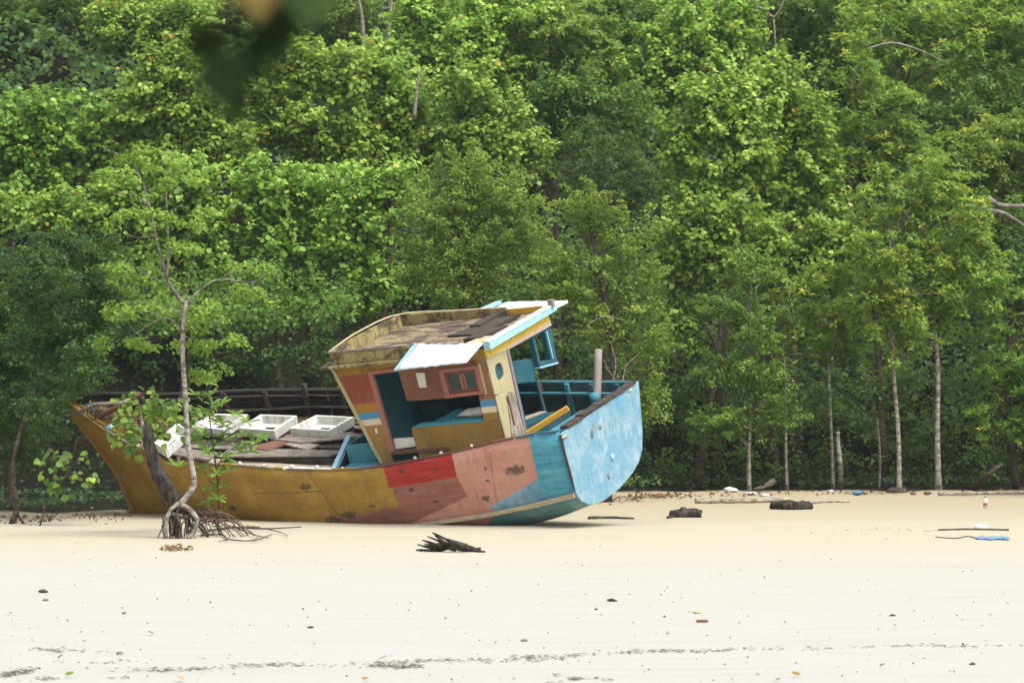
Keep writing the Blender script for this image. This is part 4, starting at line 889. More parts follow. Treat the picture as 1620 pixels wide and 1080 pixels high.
aw("sill_top", [(.56, .09), (-.38, -.03), (-.38, -.058), (.56, .062)], M['deck_pale'], .16, XA + .02)
aw("aft_kick_board", [(.64, -.07), (-1.30, -.21), (-1.30, -.49), (.64, -.49)], M['teal_dark'], .05, XA + .01)
b = MB(); b.box(2.60, 2.66, -1.40, -1.30, -.3, 1.8); b.build("starboard_stud", M['teal'], boat)
# ---- roof
rf = MB().slab([(5.10, 1.46, 1.88), (1.62, 1.42, 1.84), (1.62, -1.36, 1.80), (5.05, -1.36, 1.86)], (0, 0, -.05)).build("roof_deck", None, boat)
t = NT("mouldy_roof"); o_ = t.obj(); na = t.noise(t.scale(o_, (.8, 2.2, 1)), 1.7, 6, .7, .5); nb = t.noise(o_, 6, 6, .75)
c_ = t.ramp(na, [(.30, (.035, .026, .023)), (.48, (.095, .068, .055)), (.56, (.30, .24, .13)), (.62, (.11, .078, .064)), (.72, (.14, .10, .085)), (.82, (.36, .34, .32))]); c_ = t.mix(t.math('MULTIPLY', t.step(nb, .5, .7), .5), c_, (.07, .05, .04)); t.bump(nb, .5, .02)
rf.data.materials.clear(); rf.data.materials.append(t.done(c_, .9, .15))
def parapet(a, c, h0, h1, th=.05, bulge=0, n=8, nrm=(0, 1, 0)):
    b = MB(); vs_, fs = [], []; a = np.array(a, float); c = np.array(c, float); nr = np.array(nrm, float)
    for i in range(n + 1):
        t_ = i / n; p = a + (c - a) * t_ + np.array([bulge * math.sin(math.pi * t_), 0, 0]); h = h0 + (h1 - h0) * t_
        vs_ += [p, p + [0, 0, h], p - nr * th + [0, 0, h], p - nr * th]
    for i in range(n):
        for k in range(4): fs.append((i * 4 + k, i * 4 + (k + 1) % 4, i * 4 + 4 + (k + 1) % 4, i * 4 + 4 + k))
    fs += [(0, 1, 2, 3), (n * 4 + 3, n * 4 + 2, n * 4 + 1, n * 4)]; b.add(vs_, fs); return b
parapet((4.94, 1.47, 1.86), (1.75, 1.44, 1.80), .26, .18).build("parapet", M['tray'], boat, .008)
parapet((4.94, -1.38, 1.80), (2.4, -1.38, 1.78), .30, .18).build("parapet", M['tray'], boat, .008)
parapet((4.96, 1.47, 1.86), (4.96, -1.33, 1.80), .27, .30, .05, .14, 10, (1, 0, 0)).build("parapet", M['tray'], boat, .008)
b = MB(); b.slab([(5.22, 1.58, 1.86), (1.55, 1.55, 1.78), (1.55, 1.38, 1.79), (5.22, 1.38, 1.87)], (0, 0, -.06)); b.build("roof_ledge", M['tray'], boat, .01)
b = MB(); b.slab([(5.22, 1.378, 1.87), (5.22, -1.45, 1.84), (4.98, -1.45, 1.84), (4.98, 1.378, 1.87)], (0, 0, -.06)); b.build("roof_ledge", M['tray'], boat, .01)
b = MB(); b.tube([(4.98, 1.48, 2.13), (3.0, 1.46, 2.07), (1.9, 1.45, 2.0)], .022, 5); b.build("parapet_cap", M['deck'], boat)
b = MB(); b.tube(curve([(4.97, 1.46, 2.14), (5.11, .1, 2.16), (4.97, -1.36, 2.11), (3.6, -1.40, 2.03), (2.4, -1.4, 1.97)], 14), .022, 5); b.build("parapet_cap", M['cream'], boat)
# broken timbers at the tray's aft end
for quad, h_, m_ in (([(2.35, -1.33), (2.60, -1.33), (2.70, -.35), (2.42, -.30)], .09, 'deck_dark'), ([(1.85, -1.0), (2.45, -.9), (2.95, .15), (2.15, .25)], .05, 'deck_dark'), ([(1.60, .0), (2.1, .1), (2.2, .8), (1.75, .85)], .09, 'deck_dark'), ([(1.50, .75), (1.8, .7), (2.0, 1.2), (1.55, 1.25)], .08, 'cream'), ([(1.45, -.6), (1.7, -.7), (1.75, .5), (1.5, .6)], .05, 'deck')):
    b = MB(); b.prism([(x, y, 1.825 + random.uniform(0, .02)) for x, y in quad], (0, 0, h_)); b.build("broken_roof_timber", M[m_], boat)
b = MB(); b.slab([(2.35, -1.335, 1.83), (1.5, -1.335, 1.82), (1.5, -1.335, 1.93), (2.35, -1.335, 1.95)], (0, .03, 0)); b.build("roof_side_board", M['yellow_beam'], boat)
# wheelhouse roof strip: pale boards and blue fascia
b = MB(); b.slab([(1.22, 1.44, 1.93), (1.35, 1.42, 1.95), (1.35, -1.42, 1.92), (1.22, -1.46, 1.90)], (0, 0, .03)); b.build("aft_roof_board", M['white'], boat, .006)
b = MB(); b.slab([(1.23, 1.42, 1.79), (1.23, 1.42, 1.925), (1.23, -1.42, 1.895), (1.23, -1.42, 1.78)], (.16, 0, 0)); b.build("aft_fascia", M['pale_blue'], boat, .006)
b = MB(); b.box(1.18, 1.30, -1.30, -1.22, 1.9, 2.05); b.build("roof_bracket", M['grey_wood'], boat)
# white awning sheets
def sheet(c, nx=14, ny=8, amp=.013, th=.012, seed=0):
    c = [np.array(q, float) for q in c]; b = MB(); vs_ = []; fs = []; r0 = random.Random(seed)
    for i in range(nx + 1):
        for j in range(ny + 1):
            s_, t_ = i / nx, j / ny; p = (c[0] * (1 - s_) + c[1] * s_) * (1 - t_) + (c[3] * (1 - s_) + c[2] * s_) * t_
            e = (r0.uniform(-.02, .02) if j == ny else 0); p = p + np.array([0, e, amp * (1 if i % 2 else -1) * .3 + r0.uniform(-amp, amp) * .5]); vs_.append(p)
    for i in range(nx):
        for j in range(ny): a = i * (ny + 1) + j; fs.append((a, a + ny + 1, a + ny + 2, a + 1))
    b.add(vs_, fs, True); return b
def Q(u, v, y):
    d = BR.T @ ray(u, v); o = BR.T @ (CAM - BO); return o + d * ((y - o[1]) / d[1])
ia, ib, oa, ob = Q(662, 544, 1.45), Q(764, 543, 1.42), Q(738, 574, 1.95), Q(626, 586, 2.05)
a_o = sheet([ia, ib, oa, ob], seed=2).build("awning", M['tin'], boat); m_ = a_o.modifiers.new("t", 'SOLIDIFY'); m_.thickness = .014
b = MB(); b.beam(Q(658, 544, 1.43), Q(626, 586, 2.02), .10, .035); b.build("awning_batten", M['pale_blue'], a_o)
ia, ib, oa, ob = Q(775, 494, -1.40), Q(858, 489, -1.42), Q(897, 476, -2.3), Q(830, 475, -2.1)
a_o = sheet([Q(768, 494, -1.40), Q(860, 489, -1.42), Q(899, 475, -2.05), Q(800, 477, -2.05)], seed=4).build("awning", M['tin'], boat); m_ = a_o.modifiers.new("t", 'SOLIDIFY'); m_.thickness = .014
b = MB(); b.beam(Q(760, 491, -1.40), Q(790, 478, -2.0), .12, .06); b.build("awning_batten", M['pale_blue'], a_o)
b = MB(); b.beam(Q(861, 494, -1.42), Q(897, 477, -2.02), .05, .06); b.build("awning_batten", M['white'], a_o)
b = MB(); b.slab([(2.5, -1.40, 1.80), (1.5, -1.40, 1.78), (1.5, -1.40, 1.90), (2.5, -1.40, 1.92)], (0, .04, 0)); b.build("eave_board", M['yellow_beam'], boat)
# loose things in the boat: timber and sack
def loc(name, b, mat, label, cat, **k):
    o = b.build(name, mat, None, **k); o.matrix_world = BOAT_M; setp(o, label, cat); return o
b = MB(); b.beam(tpt(834, 686, 1.15), tpt(899, 645, .35), .10, .11); loc("timber_beam", b, M['yellow_beam'], "yellow painted timber lying aslant over the boat's stern corner", "beam", bevel=.008)
bo = lump("cloth_sack", (2.25, .95, .43), .16, M['white'], None, (2.3, .9, .55), 12, .25); bo.matrix_world = BOAT_M; setp(bo, "crumpled pale sack lying inside the cabin's side opening", "sack")
bo = lump("crumpled_bag", (10.35, .95, .50), .12, M['white'], None, (1.3, 1, .8), 15, .35); bo.matrix_world = BOAT_M; setp(bo, "crumpled whitish bag on the deck edge by the broken trunk", "bag")
bo = lump("plastic_scrap", (11.5, .60, .86), .10, M['pale_blue'], None, (1.3, .8, .8), 16, .35); bo.matrix_world = BOAT_M; setp(bo, "small pale blue plastic scrap on the bow's edge", "litter")

# ================================================================== THINGS IN FRONT OF AND AROUND THE BOAT
def gp(u, v, dz_=0.0):
    z = 0.0
    for _ in range(3):
        p = G(u, v, z); z = float(terrain(p[0], p[1])) + dz_
    return p
def local_tube(root, foot, name, pts, r0, r1, mat, n=7, wob=.12, steps=None, label=None):
    cp = curve(pts, steps or max(4, len(pts) * 3)); m = len(cp); b = MB()
    b.tube([p - foot for p in cp], [r0 + (r1 - r0) * i / (m - 1) for i in range(m)], n, wob=wob); o = b.build(name, mat, root)
    if label: o["label"] = label
    return o
def wp(pts, Y): return [W(p[0], p[1], Y + (p[2] if len(p) > 2 else 0)) for p in pts]

# slender mangrove in front of the boat
Ym = 71.6; foot = gp(285, 851); Ym = foot[1]
mg = empty("mangrove_tree", foot, "slender pale trunked mangrove on twisted stilt roots in front of the boat's bow", "tree")
local_tube(mg, foot, "trunk", wp([(285, 797), (299, 781), (307, 762), (302, 728), (297, 700), (294, 640), (289, 560), (291, 505), (294, 476)], Ym), .058, .042, BK['pale'], 9)
brs = [([(293, 482), (270, 452), (257, 415), (246, 370), (235, 320), (226, 288)], .052, .022), ([(264, 442), (267, 400), (265, 360), (264, 330), (262, 298)], .035, .015), ([(227, 292), (213, 264), (195, 247), (165, 236)], .022, .010), ([(236, 326), (213, 309), (180, 306)], .018, .009),
 ([(268, 452), (244, 440), (203, 418)], .018, .009), ([(292, 492), (272, 492), (240, 494), (205, 476)], .020, .009), ([(290, 530), (264, 502), (226, 520), (186, 548)], .022, .009), ([(294, 480), (320, 456), (350, 441), (398, 447), (424, 430)], .026, .009), ([(350, 441), (378, 424), (420, 411)], .015, .008),
 ([(264, 342), (283, 326), (300, 332)], .014, .007), ([(262, 300), (271, 279), (290, 268)], .012, .007), ([(246, 372), (224, 376), (200, 371)], .014, .007), ([(257, 418), (238, 404), (232, 380)], .013, .007), ([(300, 476), (322, 490), (345, 515), (356, 540)], .018, .008), ([(267, 400), (290, 385), (312, 352)], .014, .007), ([(294, 478), (300, 430), (312, 395)], .020, .008)]
for pts, a, b_ in brs:
    dy = random.uniform(-.6, .6); q = [(u, v, dy * i / len(pts)) for i, (u, v) in enumerate(pts)]; local_tube(mg, foot, "branch", wp(q, Ym), a * .75, b_ * .8, BK['grey'], 6)
lob = [(240, 252, 60, 16), (185, 285, 42, 16), (290, 285, 40, 18), (215, 345, 45, 14), (300, 345, 30, 16), (200, 432, 50, 18), (215, 492, 55, 14), (182, 542, 30, 10), (262, 545, 40, 14), (330, 505, 40, 18), (385, 462, 45, 13), (352, 548, 45, 14), (232, 462, 30, 12), (400, 425, 28, 10), (270, 395, 40, 14), (330, 590, 28, 12)]
SPEC['M'] = dict(size=.082, shape='kite', dens=480, cr=(.24, .46), sq=.62, tint=.55, droop=.1)
foliage("foliage", [(W(u, v, Ym + random.uniform(-.4, .4)), (ru / 85, ru / 85 * .8, rv / 85)) for u, v, ru, rv in lob], 'M', LM['M'], mg, 77, 2.2, 1.0, foot, 0, 1.0, .9)
roots = [([(286, 798), (300, 806), (312, 822), (308, 840), (296, 852)], .050, .035), ([(284, 796), (270, 806), (263, 826), (262, 853)], .045, .035), ([(272, 812), (290, 817), (303, 829), (298, 850)], .035, .022), ([(284, 800), (280, 815), (286, 832), (282, 852)], .025, .018), ([(268, 816), (272, 835), (270, 853)], .028, .02), ([(310, 822), (322, 832), (330, 846)], .02, .014), ([(263, 820), (256, 836), (250, 850)], .014, .01)]
for k in range(40):
    u = random.uniform(259, 306); roots.append(([(u + random.uniform(-3, 3), random.uniform(812, 832)), (u + random.uniform(-5, 5), 838), (u + random.uniform(-7, 7), 853)], random.uniform(.008, .016), .006))
for pts, a, b_ in roots:
    dy = random.uniform(-.35, .25); o_ = local_tube(mg, foot, "stilt_root", wp([(u, v, dy * i / len(pts)) for i, (u, v) in enumerate(pts)], Ym), a, b_, BK['grey' if a > .03 else 'brown'], 6, .25)
# charred broken trunk
dt = empty("dead_tree", gp(272, 845), "charred broken trunk leaning left beside the slender mangrove's roots", "dead tree"); f2 = gp(272, 845)
cp = curve(wp([(276, 848), (276, 815), (278, 795), (262, 768), (245, 738), (236, 700), (230, 672)], Ym + .15), 18); b = MB()
b.tube([p - f2 for p in cp], [.085 + .05 * math.sin(math.pi * i / 17) for i in range(18)], 10, wob=.22); b.build("trunk", BK['dead'], dt)
for k, (a, c, r0) in enumerate([((228, 690), (222, 648), .05), ((236, 690), (232, 664), .04), ((231, 680), (226, 658), .05)]):
    local_tube(dt, f2, "splinter", wp([a, c], Ym + .15 + k * .04 - .04), r0, .008, BK['dead' if k else 'grey'], 5, .2, 5)
local_tube(dt, f2, "root", wp([(277, 800), (300, 812), (318, 836), (330, 850)], Ym + .3), .045, .02, BK['dead'], 6, .2)

# leaves one by one
def leaf_proto(shape, mat, tints, seed, fold=1.0):
    T, Fs = SHAPE[shape]; out = []
    for k, tn in enumerate(tints):
        V = T.astype(float).copy(); V[:, 2] *= fold; me = bpy.data.meshes.new("leaf"); fill(me, V, Fs)
        a = me.attributes.new("tint", 'FLOAT', 'FACE'); a.data.foreach_set("value", np.full(len(Fs), tn, dtype=np.float32)); me.materials.append(mat); out.append(me)
    return out
def place_leaf(me, root, foot, p, d, n, size):
    o = bpy.data.objects.new("leaf", me); COL.objects.link(o); o.parent = root
    d = Vector(d).normalized(); n = Vector(n); n = (n - d * n.dot(d)).normalized(); s_ = n.cross(d)
    m = Matrix((d, s_, n)).transposed().to_4x4(); o.matrix_local = Matrix.Translation(Vector(p - foot)) @ m @ Matrix.Scale(size, 4); return o
HIB = leaf_proto('round', LM['H'], [.02, .12, .22, .34, .48, .7], 1, 1.6); HIBO = leaf_proto('round', LM['H'], [.985, 1.0], 2); SHAPE['oblong'] = (np.array([[0, 0, 0], [.25, .13, .04], [.75, .15, .03], [1.05, 0, -.08], [.75, -.15, .03], [.25, -.13, .04]]), SHAPE['round'][1])
YEL = leaf_proto('oblong', LM['M'], [.0, .08, .2, .4, .65], 3, 1.2)
def broad_sapling(label, name, Y, base, stems, lobes, n, size, cat="plant", orange=.04, seed=3):
    r = np.random.default_rng(seed); foot = W(*base, Y); root = empty(name, foot, label, cat)
    for pts, a, b_ in stems: local_tube(root, foot, "stem", wp(pts, Y), a, b_, BK['brown'], 6)
    tot = sum(l[2] * l[3] for l in lobes)
    for (u, v, ru, rv) in lobes:
        for k in range(int(round(n * ru * rv / tot))):
            a = r.uniform(0, 6.28); q = math.sqrt(r.random()); d = [math.cos(a), r.uniform(-1.3, .2), math.sin(a) * .6 - .5]
            p = W(u + math.cos(a) * q * ru, v - math.sin(a) * q * rv, Y + r.uniform(-.35, .35)); nn = [r.normal(0, .6), -.7 + r.normal(0, .5), .85 + r.normal(0, .4)]
            me = (HIBO if r.random() < orange else HIB)[r.integers(0, 2)] if r.random() < orange * 2 else HIB[r.integers(0, len(HIB))]
            place_leaf(me, root, foot, p, d, nn, size * r.uniform(.7, 1.15))
    return root
broad_sapling("round leaved sapling before the bow deck, around the top of the broken trunk", "hibiscus_sapling", 73.2, (262, 800), [([(262, 800), (240, 740), (228, 690), (222, 640)], .03, .012), ([(230, 700), (262, 672), (300, 655)], .014, .006), ([(228, 690), (200, 672), (185, 650)], .012, .006), ([(232, 720), (205, 715), (190, 690)], .010, .005)],
  [(228, 630, 22, 20), (250, 655, 32, 22), (215, 668, 32, 26), (195, 690, 22, 22), (235, 690, 28, 22), (290, 650, 24, 18), (262, 640, 22, 16), (190, 640, 14, 12), (215, 715, 16, 10), (300, 680, 16, 14)], 298, .135)
broad_sapling("low spray of round yellow green leaves with a few orange ones, left of the bow", "hibiscus_branch", 77.0, (62, 835), [([(62, 835), (80, 780), (105, 750), (117, 715), (122, 690)], .018, .010), ([(108, 752), (95, 735), (75, 725)], .010, .005), ([(112, 735), (130, 728), (148, 742)], .009, .004), ([(104, 755), (120, 762), (128, 775)], .008, .004)],
  [(80, 735, 22, 22), (105, 768, 26, 16), (138, 752, 16, 12), (122, 725, 18, 10), (90, 715, 14, 8)], 62, .15, orange=.09, seed=8)
# sapling of long leaved rosettes
foot = gp(345, 838); Ys = foot[1] - .6; foot = W(345, 836, Ys); sp_ = empty("mangrove_sapling", foot, "young mangrove with rosettes of long glossy leaves in front of the boat's ochre side", "plant")
for pts, a, b_ in [([(345, 836), (346, 790), (342, 740), (334, 680), (326, 610)], .022, .008), ([(342, 740), (360, 715), (392, 695)], .010, .005), ([(338, 705), (362, 680), (385, 668)], .009, .004), ([(344, 770), (332, 760), (322, 745)], .008, .004), ([(334, 680), (310, 668), (296, 655)], .008, .004), ([(345, 765), (352, 742), (358, 725)], .008, .004)]:
    local_tube(sp_, foot, "stem", wp(pts, Ys), a, b_, BK['brown'], 5)
r = np.random.default_rng(11)
for (u, v) in [(326, 606), (310, 625), (335, 640), (318, 660), (300, 650), (350, 640), (345, 668), (388, 690), (405, 700), (380, 712), (392, 668), (372, 655), (322, 690), (342, 705), (358, 725), (320, 742), (343, 750), (336, 776), (326, 715), (350, 690), (300, 690), (280, 738), (412, 690), (345, 790), (365, 695), (333, 625), (325, 650), (310, 700), (355, 675), (360, 745), (330, 795), (352, 770), (395, 715), (338, 660)]:
    c = W(u, v, Ys + r.uniform(-.25, .25)); ax = norm(np.array([r.normal(0, .35), -.35, 1.0])); t1 = norm(np.cross(ax, [1, 0, 0])); t2 = np.cross(ax, t1); k0 = r.uniform(0, 6.28); m = r.integers(7, 9)
    for k in range(m):
        a = k0 + 6.28 * k / m + r.uniform(-.2, .2); d = t1 * math.cos(a) + t2 * math.sin(a) + ax * r.uniform(-.1, .75); place_leaf(YEL[r.integers(0, 5)], sp_, foot, c, d, ax + r.normal(0, .2, 3), r.uniform(.19, .28))
# small shoots
def shoot(label, u, v, Y, h, n, size, seed, spread=.5):
    r = np.random.default_rng(seed); f = gp(u, v) if Y is None else W(u, v, Y); root = empty("seedling", f, label, "seedling")
    for k in range(max(2, n // 5)):
        tip = f + np.array([r.uniform(-spread, spread), r.uniform(-.2, .2), h * r.uniform(.6, 1)]); local_tube(root, f, "stem", [f, (f + tip) / 2 + r.normal(0, .04, 3), tip], .010, .004, BK['brown'], 4, .1, 5)
        for q in range(5): a = r.uniform(0, 6.28); place_leaf(YEL[r.integers(1, 5)], root, f, tip - [0, 0, .05 * q], [math.cos(a), math.sin(a), .4], [0, -.5, 1], size * r.uniform(.7, 1.2))
shoot("tiny green seedling at the foot of the slender mangrove's roots", 322, 846, None, .22, 12, .10, 5, .25)
shoot("small green shrub growing just right of the pale blue transom's foot", 1012, 783, None, .55, 35, .14, 6, .45)
shoot("small leafy seedling between the two left trunks at the forest edge", 1215, 777, None, .8, 30, .16, 9, .3)
shoot("small leafy seedling left of the slim trunk on the sand mound", 1370, 777, None, 1.0, 30, .16, 10, .4)

# driftwood and litter
def thing_tube(name, label, cat, pts, r0, r1, mat, n=7, wob=.2, side=(), group=None):
    foot = np.array(pts[0]); 
    if not side:
        cp = curve(pts, max(5, len(pts) * 4)); m = len(cp); b = MB(); b.tube([p - foot for p in cp], [r0 + (r1 - r0) * i / (m - 1) for i in range(m)], n, wob=wob); o = b.build(name, mat); o.location = foot; return setp(o, label, cat, group)
    root = empty(name, foot, label, cat, group); local_tube(root, foot, "stem", pts, r0, r1, mat, n, wob)
    for sp in side: local_tube(root, foot, "twig", sp[0], sp[1], sp[2], mat, 5, wob)
    return root
def gl(pts, h=.03): return [gp(u, v) + [0, 0, h] for u, v in pts]
# tangle of arching twigs right of the roots
f = gp(330, 838); tg = empty("dry_branch_tangle", f, "tangle of dry reddish twigs arching out of the sand beside the ochre hull", "dry branches")
for k in range(24):
    u0 = random.uniform(300, 345); u1 = u0 + random.uniform(15, 75); vt = random.uniform(794, 828); Yk = Ym + random.uniform(.4, 1.6)
    b0 = W(u0, random.uniform(800, 838), Yk); b2_ = W(u1, random.uniform(834, 850), Yk - .5); b2_[2] = .02; mid = (b0 + b2_) / 2 + [0, 0, random.uniform(.08, .3)]
    local_tube(tg, f, "twig", [b0, mid, b2_], random.uniform(.009, .02), .006, BK['brown'] if k % 3 else M['rust'], 5, .15, 6)
thing_tube("fallen_branch", "long thin forked branch lying on the sand right of the mangrove roots", "branch", gl([(330, 843), (370, 838), (420, 840), (476, 837)], .05), .025, .010, BK['brown'], side=[(gl([(420, 840), (445, 846), (455, 852)], .05), .012, .006), (gl([(370, 838), (400, 850), (425, 856)], .06), .014, .006)])
thing_tube("fallen_branch", "zigzag thin branch lying on the sand nearest the mangrove roots", "branch", gl([(318, 850), (350, 848), (362, 856), (400, 858), (430, 848)], .04), .020, .008, BK['brown'], side=[(gl([(362, 856), (345, 860)], .04), .010, .005), (gl([(400, 858), (412, 850)], .04), .010, .005)])
# black splintered stump
f = gp(712, 873); st = empty("driftwood_stump", f, "black splintered driftwood stump with jagged fingers on the open sand before the boat", "driftwood")
def sp3(u, v, dy=0): return W(u, v, f[1] + dy)
local_tube(st, f, "trunk", [sp3(768, 873, 0), sp3(740, 868, 0), sp3(715, 862, .05), sp3(698, 864, .1), sp3(680, 868, .1)], .02, .09, BK['dead'], 9, .3, 12)
for k, (a, c, r0) in enumerate([((738, 866), (684, 842), .06), ((732, 868), (676, 848), .05), ((722, 868), (668, 854), .05), ((715, 866), (688, 846), .05), ((700, 868), (660, 861), .05), ((700, 870), (658, 869), .05), ((750, 869), (700, 850), .06), ((742, 870), (712, 856), .07), ((708, 866), (672, 860), .04), ((760, 871), (722, 862), .06)]):
    local_tube(st, f, "splinter", [sp3(*a, -.1 + .05 * k), sp3((a[0] + c[0]) / 2, (a[1] + c[1]) / 2 + 1, -.1 + .05 * k), sp3(*c, -.12 + .06 * k)], r0, .012, BK['dead'], 6, .3, 6)
# right side beach items
thing_tube("driftwood_log", "short black waterlogged log on the sand right of the boat", "log", [gp(1222, 805) + [0, 0, .08], gp(1250, 806) + [0, 0, .09], gp(1280, 805) + [0, 0, .08]], .11, .12, BK['dead'], 10, .22)
lump("driftwood_root", gp(1085, 818) + [0, 0, .05], .20, BK['dead'], None, (1.6, .9, .75), 31, .35); o_ = bpy.context.scene.objects["driftwood_root"]; setp(o_, "dark knobbly driftwood root lying on the sand right of the stern", "driftwood")
thing_tube("driftwood_stick", "thin root tail on the sand beside the knobbly driftwood root", "driftwood", gl([(1056, 820), (1072, 817), (1090, 812)], .02), .03, .05, BK['dead'])
thing_tube("driftwood_plank", "flat grey dark plank half buried in the sand beneath the transom", "driftwood", gl([(932, 821), (965, 820), (1003, 821)], .02), .05, .02, BK['brown'])
thing_tube("driftwood_pole", "long pale pole lying on the sand behind the black log", "pole", gl([(1100, 796), (1160, 796), (1248, 794)], .06), .07, .05, BK['drift'])
thing_tube("driftwood_pole", "very long pale pole lying along the forest edge at the right border", "pole", gl([(1485, 785), (1560, 784), (1650, 782)], .07), .05, .04, BK['drift'])
thing_tube("driftwood_branch", "thin pale stick right of the black log", "branch", gl([(1280, 797), (1310, 795), (1345, 796)], .03), .03, .012, BK['drift'])
thing_tube("driftwood_branch", "pale knotty driftwood leaning up at the foot of the dark olive tree", "driftwood", [gp(1190, 779), gp(1205, 779) + [0, 0, .12], gp(1226, 779) + [0, 0, .30]], .07, .09, BK['drift'])
thing_tube("dead_leaning_tree", "grey dead trunk leaning up to the right at the forest edge", "dead tree", [gp(1532, 776), W(1558, 755, 99), W(1586, 733, 99)], .11, .05, BK['brown'])
thing_tube("dead_sapling", "short broken pale stem between the slim trunks", "dead tree", [gp(1328, 777), W(1330, 740, 99.5), W(1326, 700, 99.5), W(1326, 682, 99.5)], .07, .05, BK['pale'])
thing_tube("dead_sapling", "very thin dark stem left of the slim trunk on the mound", "dead tree", [gp(1391, 777), W(1392, 720, 100), W(1388, 660, 100)], .035, .02, BK['grey'])
lump("sand_mound", gp(1421, 779) + [0, 0, .0], .26, BK['brown'], None, (1.2, 1, .55), 33, .2); setp(bpy.context.scene.objects["sand_mound"], "small brown earth mound at the foot of the slim pale trunk", "mound")
for k, (u, v, s_, mt, lb, nm, ct) in enumerate([(1155, 777, .12, 'white', "white styrofoam lump left of the dark olive tree's trunk", "styrofoam_block", "litter"), (1190, 783, .09, 'white', "white scrap just below the pale knotty driftwood", "plastic_scrap", "litter"), (1210, 785, .08, 'tin', "white scrap right of the one below the pale driftwood", "plastic_scrap", "litter"),
   (1180, 781, .07, 'pale_blue', "pale bluish scrap left of the pale knotty driftwood", "plastic_scrap", "litter"), (1313, 779, .08, 'tin', "small white bag among the trunks left of the broken stem", "plastic_scrap", "litter"), (1357, 781, .09, 'blue', "blue plastic piece at the forest edge right of the broken stem", "plastic_scrap", "litter"), (1366, 777, .09, 'deck_dark', "dark lump beside the blue plastic piece", "driftwood_lump", "driftwood"),
   (1552, 836, .10, 'white', "pale lilac bag lying on the sand at the right", "plastic_bag", "bag"), (1043, 787, .11, 'rust', "reddish brown clump in the leaf litter right of the stern", "litter_clump", "debris"), (1467, 781, .07, 'rust', "small brown clump left of the thickest pale trunk's foot", "litter_clump", "debris"), (1445, 781, .06, 'deck', "small tan clump right of the earth mound", "litter_clump", "debris"),
   (400, 834, .09, 'deck_pale', "small sandy lump at the foot of the ochre hull", "sand_clump", "debris"), (968, 951, .045, 'deck_dark', "dark pebble on the open sand below the stern", "pebble", "stone"), (69, 937, .05, 'deck_dark', "dark chip on the sand at the left, larger of its pair", "wood_chip", "driftwood"), (72, 950, .03, 'deck', "brown chip just below the larger dark chip at the left", "wood_chip", "driftwood"),
   (491, 993, .025, 'deck_dark', "small dark chip below the stump, nearer the water", "wood_chip", "driftwood"), (943, 964, .02, 'deck_dark', "tiny dark chip left of and below the dark pebble", "wood_chip", "driftwood"), (1412, 974, .025, 'deck_dark', "small dark chip on the sand at the lower right", "wood_chip", "driftwood"), (1538, 1051, .025, 'deck_dark', "small dark chip at the far lower right", "wood_chip", "driftwood"), (829, 1014, .028, 'deck', "small yellowish brown chip in the lower middle", "wood_chip", "driftwood"), (1104, 970, .04, 'cream', "pale yellow clump just above the brown block", "leaf_clump", "debris")]):
    p = gp(u, v) + [0, 0, s_ * .3]; o_ = lump(nm, (0, 0, 0), s_, M[mt], None, (1.5, 1, .6), 40 + k, .3); o_.location = p; setp(o_, lb, ct)
b = MB(); b.box(-.068, .068, -.04, .04, -.0, .035, .004); o_ = b.build("wood_block", M['rust'], None, .005); o_.location = gp(1111, 984); setp(o_, "small reddish brown brick shaped block on the lower sand right of centre", "block")
# bottle
p = gp(1559, 803); bt = empty("plastic_bottle", p, "upright plastic bottle with a reddish label on the sand near the right edge", "bottle")
b = MB(); b.tube([(0, 0, .0), (0, 0, .15), (0, 0, .20), (0, 0, .23)], [.05, .05, .035, .02], 10); b.build("body", M['white'], bt)
b = MB(); b.tube([(0, 0, .06), (0, 0, .12)], [.052, .052], 10); b.build("bottle_label", M['pink'], bt)
b = MB(); b.tube([(0, 0, .23), (0, 0, .26)], [.022, .022], 8); b.build("cap", M['rust'], bt)
# blue cloth
b = MB(); r = random.Random(4); vs_ = []; nx, ny = 12, 5
p0 = gp(1545, 853)
for i in range(nx + 1):
    for j in range(ny + 1): vs_.append((i / nx * .58, j / ny * .4 - .2 + .1 * math.sin(i), .02 + .05 * r.random() * (1 if 0 < j < ny else 0)))
b.add(vs_, [(i * (ny + 1) + j, (i + 1) * (ny + 1) + j, (i + 1) * (ny + 1) + j + 1, i * (ny + 1) + j + 1) for i in range(nx) for j in range(ny)], True); o_ = b.build("blue_cloth", paint("blue_tarp", (.10, .22, .42), amt=.3, chip=0)); o_.location = p0; setp(o_, "crumpled bright blue cloth lying flat on the sand at the right", "cloth")
m_ = o_.modifiers.new("t", 'SOLIDIFY'); m_.thickness = .01
thing_tube("rope", "thin dark rope stretched on the sand left of the blue cloth", "rope", gl([(1480, 850), (1510, 852), (1530, 849), (1547, 852)], .012), .010, .010, BK['brown'], 5, .1)
thing_tube("driftwood_stick", "thin stick lying above the blue cloth", "driftwood", gl([(1484, 839), (1530, 838), (1596, 839)], .015), .016, .02, BK['brown'], 5)
